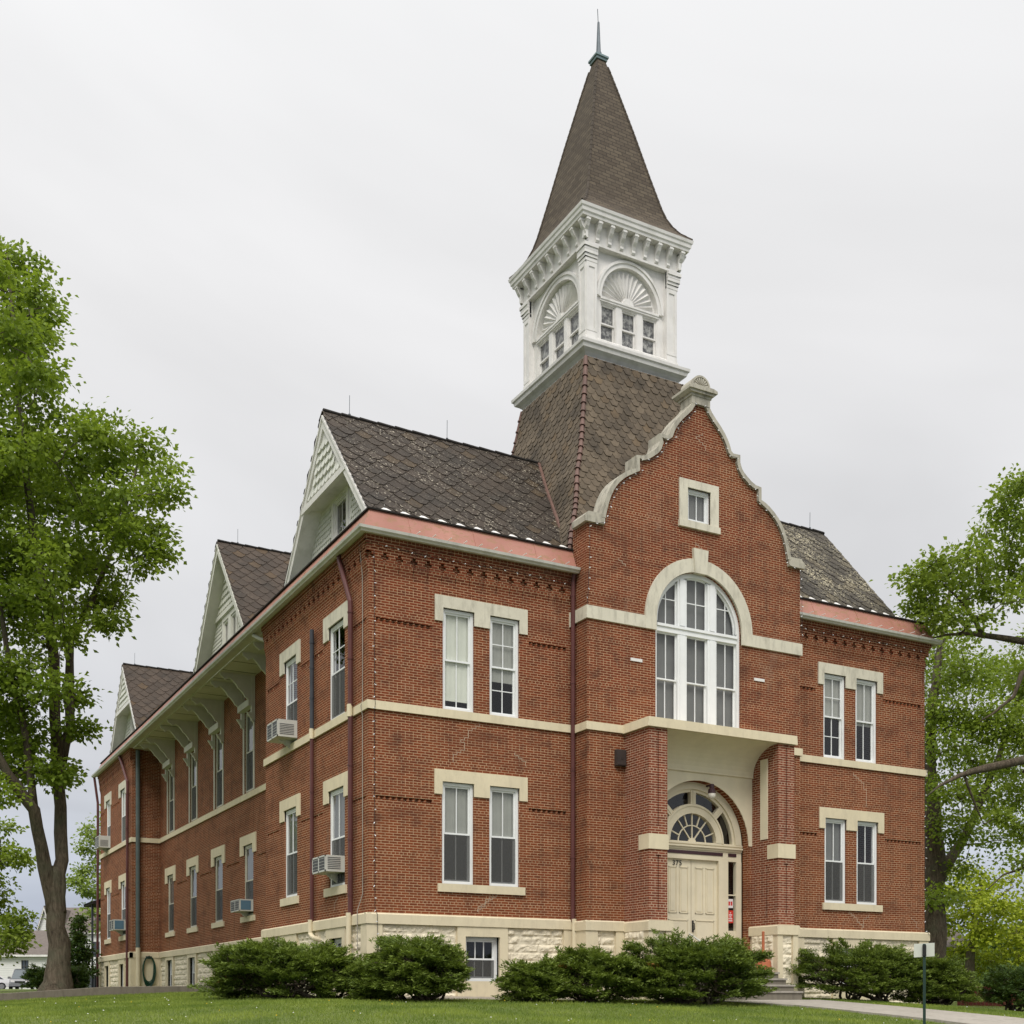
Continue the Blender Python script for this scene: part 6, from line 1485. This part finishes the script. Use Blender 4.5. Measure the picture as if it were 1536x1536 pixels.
# dandelions and clover, far too many to count: small flower heads
mb = MB(); mw = MB(); rr = random.Random(9)
for k in range(90):
    d = rr.uniform(18.5, 27); u = rr.uniform(-20, 1560); p = at(u, d)
    if (7.75 < p.x < 10.3) or p.y > -1.6 and p.x > -.5: continue
    z = gg(p.x, p.y)+.05; m = mb if rr.random() < .35 else mw; r = rr.uniform(.009, .015)
    m.lathe((p.x, p.y, z), [(r*.4, 0), (r, .006), (r*.5, .014)], 6)
for m, mt, nm, lb in ((mb, 'flower', 'dandelions', 'yellow dandelion heads scattered in the lawn'), (mw, 'clover', 'clover_flowers', 'white clover heads scattered in the lawn')):
    tag(m.build(nm, mt), lb, 'flowers', kind='stuff')
print('LEAVES', tot, len(C))

# ================================================================ background buildings and cars
def box_house(label, name, u0, u1, d, wall_h, ridge_h, depth, wins=(), z=None, mat='siding', roofmat='asphshingle', gable=False, over=.4, rot=0, chimney=None, cat='house'):
    a = at(u0, d); b = at(u1, d); ux = (b-a); w_ = ux.length; ux = ux.normalized(); nrm = Vector((ux.y, -ux.x, 0))
    zb = gz(a.x, a.y) if z is None else z
    fr = Fr((a.x, a.y, zb), ux, nrm); T_ = thing(name, label, cat, (a.x, a.y, zb))
    hs = [rect(p, q, r_, s_) for p, q, r_, s_ in wins]
    if gable: front = [(0, -1), (w_, -1), (w_, wall_h), (w_/2, ridge_h), (0, wall_h)]
    else: front = rect(0, w_, -1, wall_h)
    mb = MB(); mb.wall(fr, front, hs, 0, .12, edge=False)
    mb.wall(Fr(fr.p(0, -depth, 0)-Vector((0, 0, 0)), ux, -nrm), front, (), 0, .1, edge=False)
    for s in (0, w_):
        if gable: pl = rect(0, depth, -1, wall_h)
        else: pl = [(0, -1), (depth, -1), (depth, wall_h), (depth/2, ridge_h), (0, wall_h)]
        mb.wall(Fr(fr.p(s, 0, 0), -nrm, ux), pl, (), 0, .1, edge=False)
    mb.build('wall', mat, T_)
    mb = MB(); th = .12
    if gable:
        sl = (ridge_h-wall_h)/(w_/2)
        for s0, s1, k in ((-over, w_/2, 1), (w_/2, w_+over, -1)):
            z0_ = wall_h-over*sl if k > 0 else ridge_h; z1_ = ridge_h if k > 0 else wall_h-over*sl
            mb.prism(fr, [(s0, z0_), (s1, z1_), (s1, z1_+th), (s0, z0_+th)], -depth-over, over)
    else:
        sl = (ridge_h-wall_h)/(depth/2); f2 = Fr(fr.O, nrm, ux)
        for s0, s1, k in ((over, -depth/2, 1), (-depth/2, -depth-over, -1)):
            z0_ = wall_h-over*sl if k > 0 else ridge_h; z1_ = ridge_h if k > 0 else wall_h-over*sl
            mb.prism(f2, [(s0, z0_), (s1, z1_), (s1, z1_+th), (s0, z0_+th)], -over, w_+over)
    rf = mb.build('roof', roofmat, T_)
    mb = MB(); sl_ = over*sl
    if gable:
        for sg in (-1, 1): mb.prism(fr, [(w_/2, ridge_h-.02), (w_/2+sg*(w_/2+over), wall_h-sl_-.02), (w_/2+sg*(w_/2+over), wall_h-sl_-.28), (w_/2, ridge_h-.30)], over-.04, over+.03)
    else: mb.box(fr, -over, w_+over, over, over+.06, wall_h-sl_-.10, wall_h-sl_+.08)
    mb.build('fascia', 'white', T_)
    for p, q, r_, s_ in wins:
        W_ = MB(); 
        for (x0, x1, y0, y1) in ((p, p+.06, r_, s_), (q-.06, q, r_, s_), (p, q, s_-.06, s_), (p, q, r_, r_+.06), ((p+q)/2-.02, (p+q)/2+.02, r_, s_), (p, q, (r_+s_)/2-.03, (r_+s_)/2+.03)): W_.box(fr, x0, x1, -.06, -.0, y0, y1)
        W_ = W_.build('window', 'acdark', T_); MB().wall(fr, rect(p, q, r_, s_), (), -.09, 0, edge=False).build('pane', 'carglass', W_)
    if chimney:
        s, o, z0_, z1_, ww = chimney; MB().box(fr, s-ww, s+ww, o-ww, o+ww, z0_, z1_).build('chimney', 'white', rf)
    return T_, fr
# garage on the left: 110 m away
g1, gf = box_house('long white clapboard garage with brown roof and one dark window, behind the silver van', 'garage', -60, 78, 108, 3.4, 5.6, 9, wins=[(5.5, 6.15, 1.75, 2.8)], z=.55)
T_, fr_ = box_house('tall white house with a steep gable end behind the maple trunk', 'house', 57, 78, 122, 6.3, 8.6, 12, z=.6, gable=True, over=.3)
T_, fr_ = box_house('large white house with brown hipped roofs behind the dark evergreen', 'house', 76, 156, 125, 6.3, 9.0, 10, z=.6, wins=[(2.0, 2.8, 3.6, 5.2), (4.3, 5.1, 3.6, 5.2)], over=.35)
D1 = fr_; mb = MB(); mb.prism(D1, [(4.0, 8.2), (4.9, 10.1), (5.8, 8.2)], -4, -1.4); mb.build('dormer', 'siding', T_)
mb = MB(); mb.prism(D1, [(3.8, 8.0), (4.9, 10.3), (4.9, 10.15), (3.95, 8.0)], -4, -1.1); mb.prism(D1, [(6.0, 8.0), (4.9, 10.3), (4.9, 10.15), (5.85, 8.0)], -4, -1.1); mb.box(D1, 4.7, 5.0, -4, -3.7, 9, 10.9); mb.build('dormer_roof', 'asphshingle', T_)
box_house('small distant building with a pale roof edge behind the right corner shrubs', 'house', 1395, 1446, 68, 2.0, 3.1, 6, z=.9, mat='swood', over=.5)
# red fence on the right
a = at(1436, 46); b = at(1580, 44); ux = (b-a).normalized(); FF = Fr((a.x, a.y, gz(a.x, a.y)), ux, Vector((ux.y, -ux.x, 0)))
F_ = thing('board_fence', 'dark red board fence behind the shrubs at the right edge', 'fence', (a.x, a.y, gz(a.x, a.y)))
mb = MB(); s = 0; rr = random.Random(4)
while s < (b-a).length: mb.box(FF, s, s+.135, 0, .02, -.7, .72+rr.uniform(-.01, .01)); s += .145
mb.build('boards', 'redfence', F_); MB().box(FF, 0, 3.8, -.05, 0, .45, .55).box(FF, 0, 3.8, -.05, 0, -.1, 0).build('rail', 'redfence', F_)
# side entrance canopy beyond the far end
C_ = thing('entrance_canopy', 'dark canopy on a thin post with a railing beyond the far end of the building', 'canopy', (-.6, 33.5, .4))
MB().box(WORLD, -.30, 2.2, 31.9, 34.2, 4.15, 4.25).prism(WORLD, [(-.35, 4.25), (2.2, 4.25), (2.2, 5.0)], 31.9, 34.3).build('canopy_roof', 'slate_bed', C_)
MB().tube([(-.18, 32.6, .3), (-.18, 32.6, 4.2)], .05, 8).build('post', 'dark_pipe', C_)
mb = MB(); 
for z in (1.1, 1.5, 1.95): mb.tube([(-.18, 32.65, z), (.6, 32.65, z)], .03, 6)
for x in (.0, .25, .5): mb.tube([(x, 32.65, .6), (x, 32.65, 1.95)], .03, 6)
mb.box(WORLD, -.15, 2.0, 32.2, 34, .2, 1.0); mb.build('railing', 'dark_pipe', C_)

# cars: facing the camera, built along local x (front at +x)
def car(label, name, u, d, heading, paint_, zoff=0, van=True, L_=4.6, W=1.85, Hh=1.75):
    p = at(u, d); z = gz(p.x, p.y)+.02+zoff
    T_ = thing(name, label, 'car', (p.x, p.y, z)); c, s = math.cos(heading), math.sin(heading)
    fr = Fr((p.x, p.y, z), (c, s, 0), (-s, c, 0))      # s forward, o left
    w_ = W/2
    def sect(x, zl, zt, hw, zs=None, hwt=None):
        return [fr.p(x, -hw, zl), fr.p(x, -hw*1.0, (zl+zt)/2), fr.p(x, -(hwt or hw*.93), zt), fr.p(x, (hwt or hw*.93), zt), fr.p(x, hw, (zl+zt)/2), fr.p(x, hw, zl)]
    mb = MB(); H1 = .98
    mb.loft([sect(-L_/2, .45, .85, w_*.86), sect(-L_/2+.08, .30, H1, w_*.95), sect(-L_/4, .26, H1+.02, w_), sect(L_/5, .26, H1, w_), sect(L_/2-.45, .28, .92, w_*.98), sect(L_/2-.10, .30, .78, w_*.90), sect(L_/2, .40, .66, w_*.78)])
    mb.build('body', paint_, T_)
    x0, x1, x2, x3 = (-L_/2+.10, -L_/2+.40, .55, 1.35) if van else (-1.6, -1.0, .35, 1.1)
    mb = MB(); mb.loft([sect(x0, H1-.05, H1+.02, w_*.93), sect(x1, H1-.05, Hh-.03, w_*.93, hwt=w_*.72), sect(x2, H1-.05, Hh, w_*.93, hwt=w_*.74), sect(x3, H1-.08, H1+.0, w_*.90, hwt=w_*.88)]); mb.build('cabin', 'carglass', T_)
    mb = MB(); mb.loft([[fr.p(x, -w_*.70, Hh-.02), fr.p(x, -w_*.60, Hh+.035), fr.p(x, w_*.60, Hh+.035), fr.p(x, w_*.70, Hh-.02)] for x in (x1-.05, x2+.05)])
    for sd in (-1, 1):
        for xa, xb in ((x3, x2), (x0, x1), (0.0, -.02), (-1.0, -1.02)):
            if xa == x3 or xa == x0: mb.tube([fr.p(xa, sd*w_*.90, H1-.02), fr.p(xb, sd*w_*.735, Hh)], .045, 6)
            elif van: mb.tube([fr.p(xa, sd*w_*.94, H1-.02), fr.p(xb, sd*w_*.75, Hh-.02)], .04, 6)
    mb.build('roof', paint_, T_)
    for xw in (-L_/2+.85, L_/2-.85):
        for sd in (-1, 1):
            a = fr.p(xw, sd*(w_-.20), .33); b = fr.p(xw, sd*(w_+.01), .33); W_ = MB().tube([a, b], .33, 20).build('wheel', 'tyre', T_)
            MB().tube([b, b+(b-a).normalized()*.012], .21, 16).build('rim', 'rim', W_)
    for sd in (-1, 1):
        MB().prism(fr, [(L_/2-.16, sd*w_*.50), (L_/2-.02, sd*w_*.48), (L_/2-.09, sd*w_*.80), (L_/2-.34, sd*w_*.93)], .64, .80, 'z').build('headlight', 'lens', T_)
        MB().prism(fr, [(-L_/2+.02, sd*w_*.62), (-L_/2-.01, sd*w_*.85), (-L_/2+.14, sd*w_*.95)], .72, 1.0, 'z').build('tail_light', 'redlens', T_)
        MB().prism(fr, [(x3-.28, sd*w_*.98), (x3-.18, sd*(w_+.20)), (x3-.10, sd*(w_+.18)), (x3-.18, sd*w_*.98)], H1-.02, H1+.16, 'z').build('mirror', paint_, T_)
    MB().box(fr, L_/2-.12, L_/2+.01, -w_*.42, w_*.42, .60, .76).build('grille', 'black', T_)
    MB().box(fr, L_/2-.16, L_/2+.04, -w_*.80, w_*.80, .34, .54).build('bumper', paint_, T_)
    return T_
car('silver minivan parked in front of the white garage, facing the viewer', 'parked_van', 37, 100, -YAW-math.pi/2+R(13)+0, 'silver', zoff=0)
car('white car at the left edge, partly out of the picture, with a black wing mirror', 'parked_car', -28, 100, -YAW-math.pi/2+R(-60), 'whitecar', van=False, Hh=1.45)
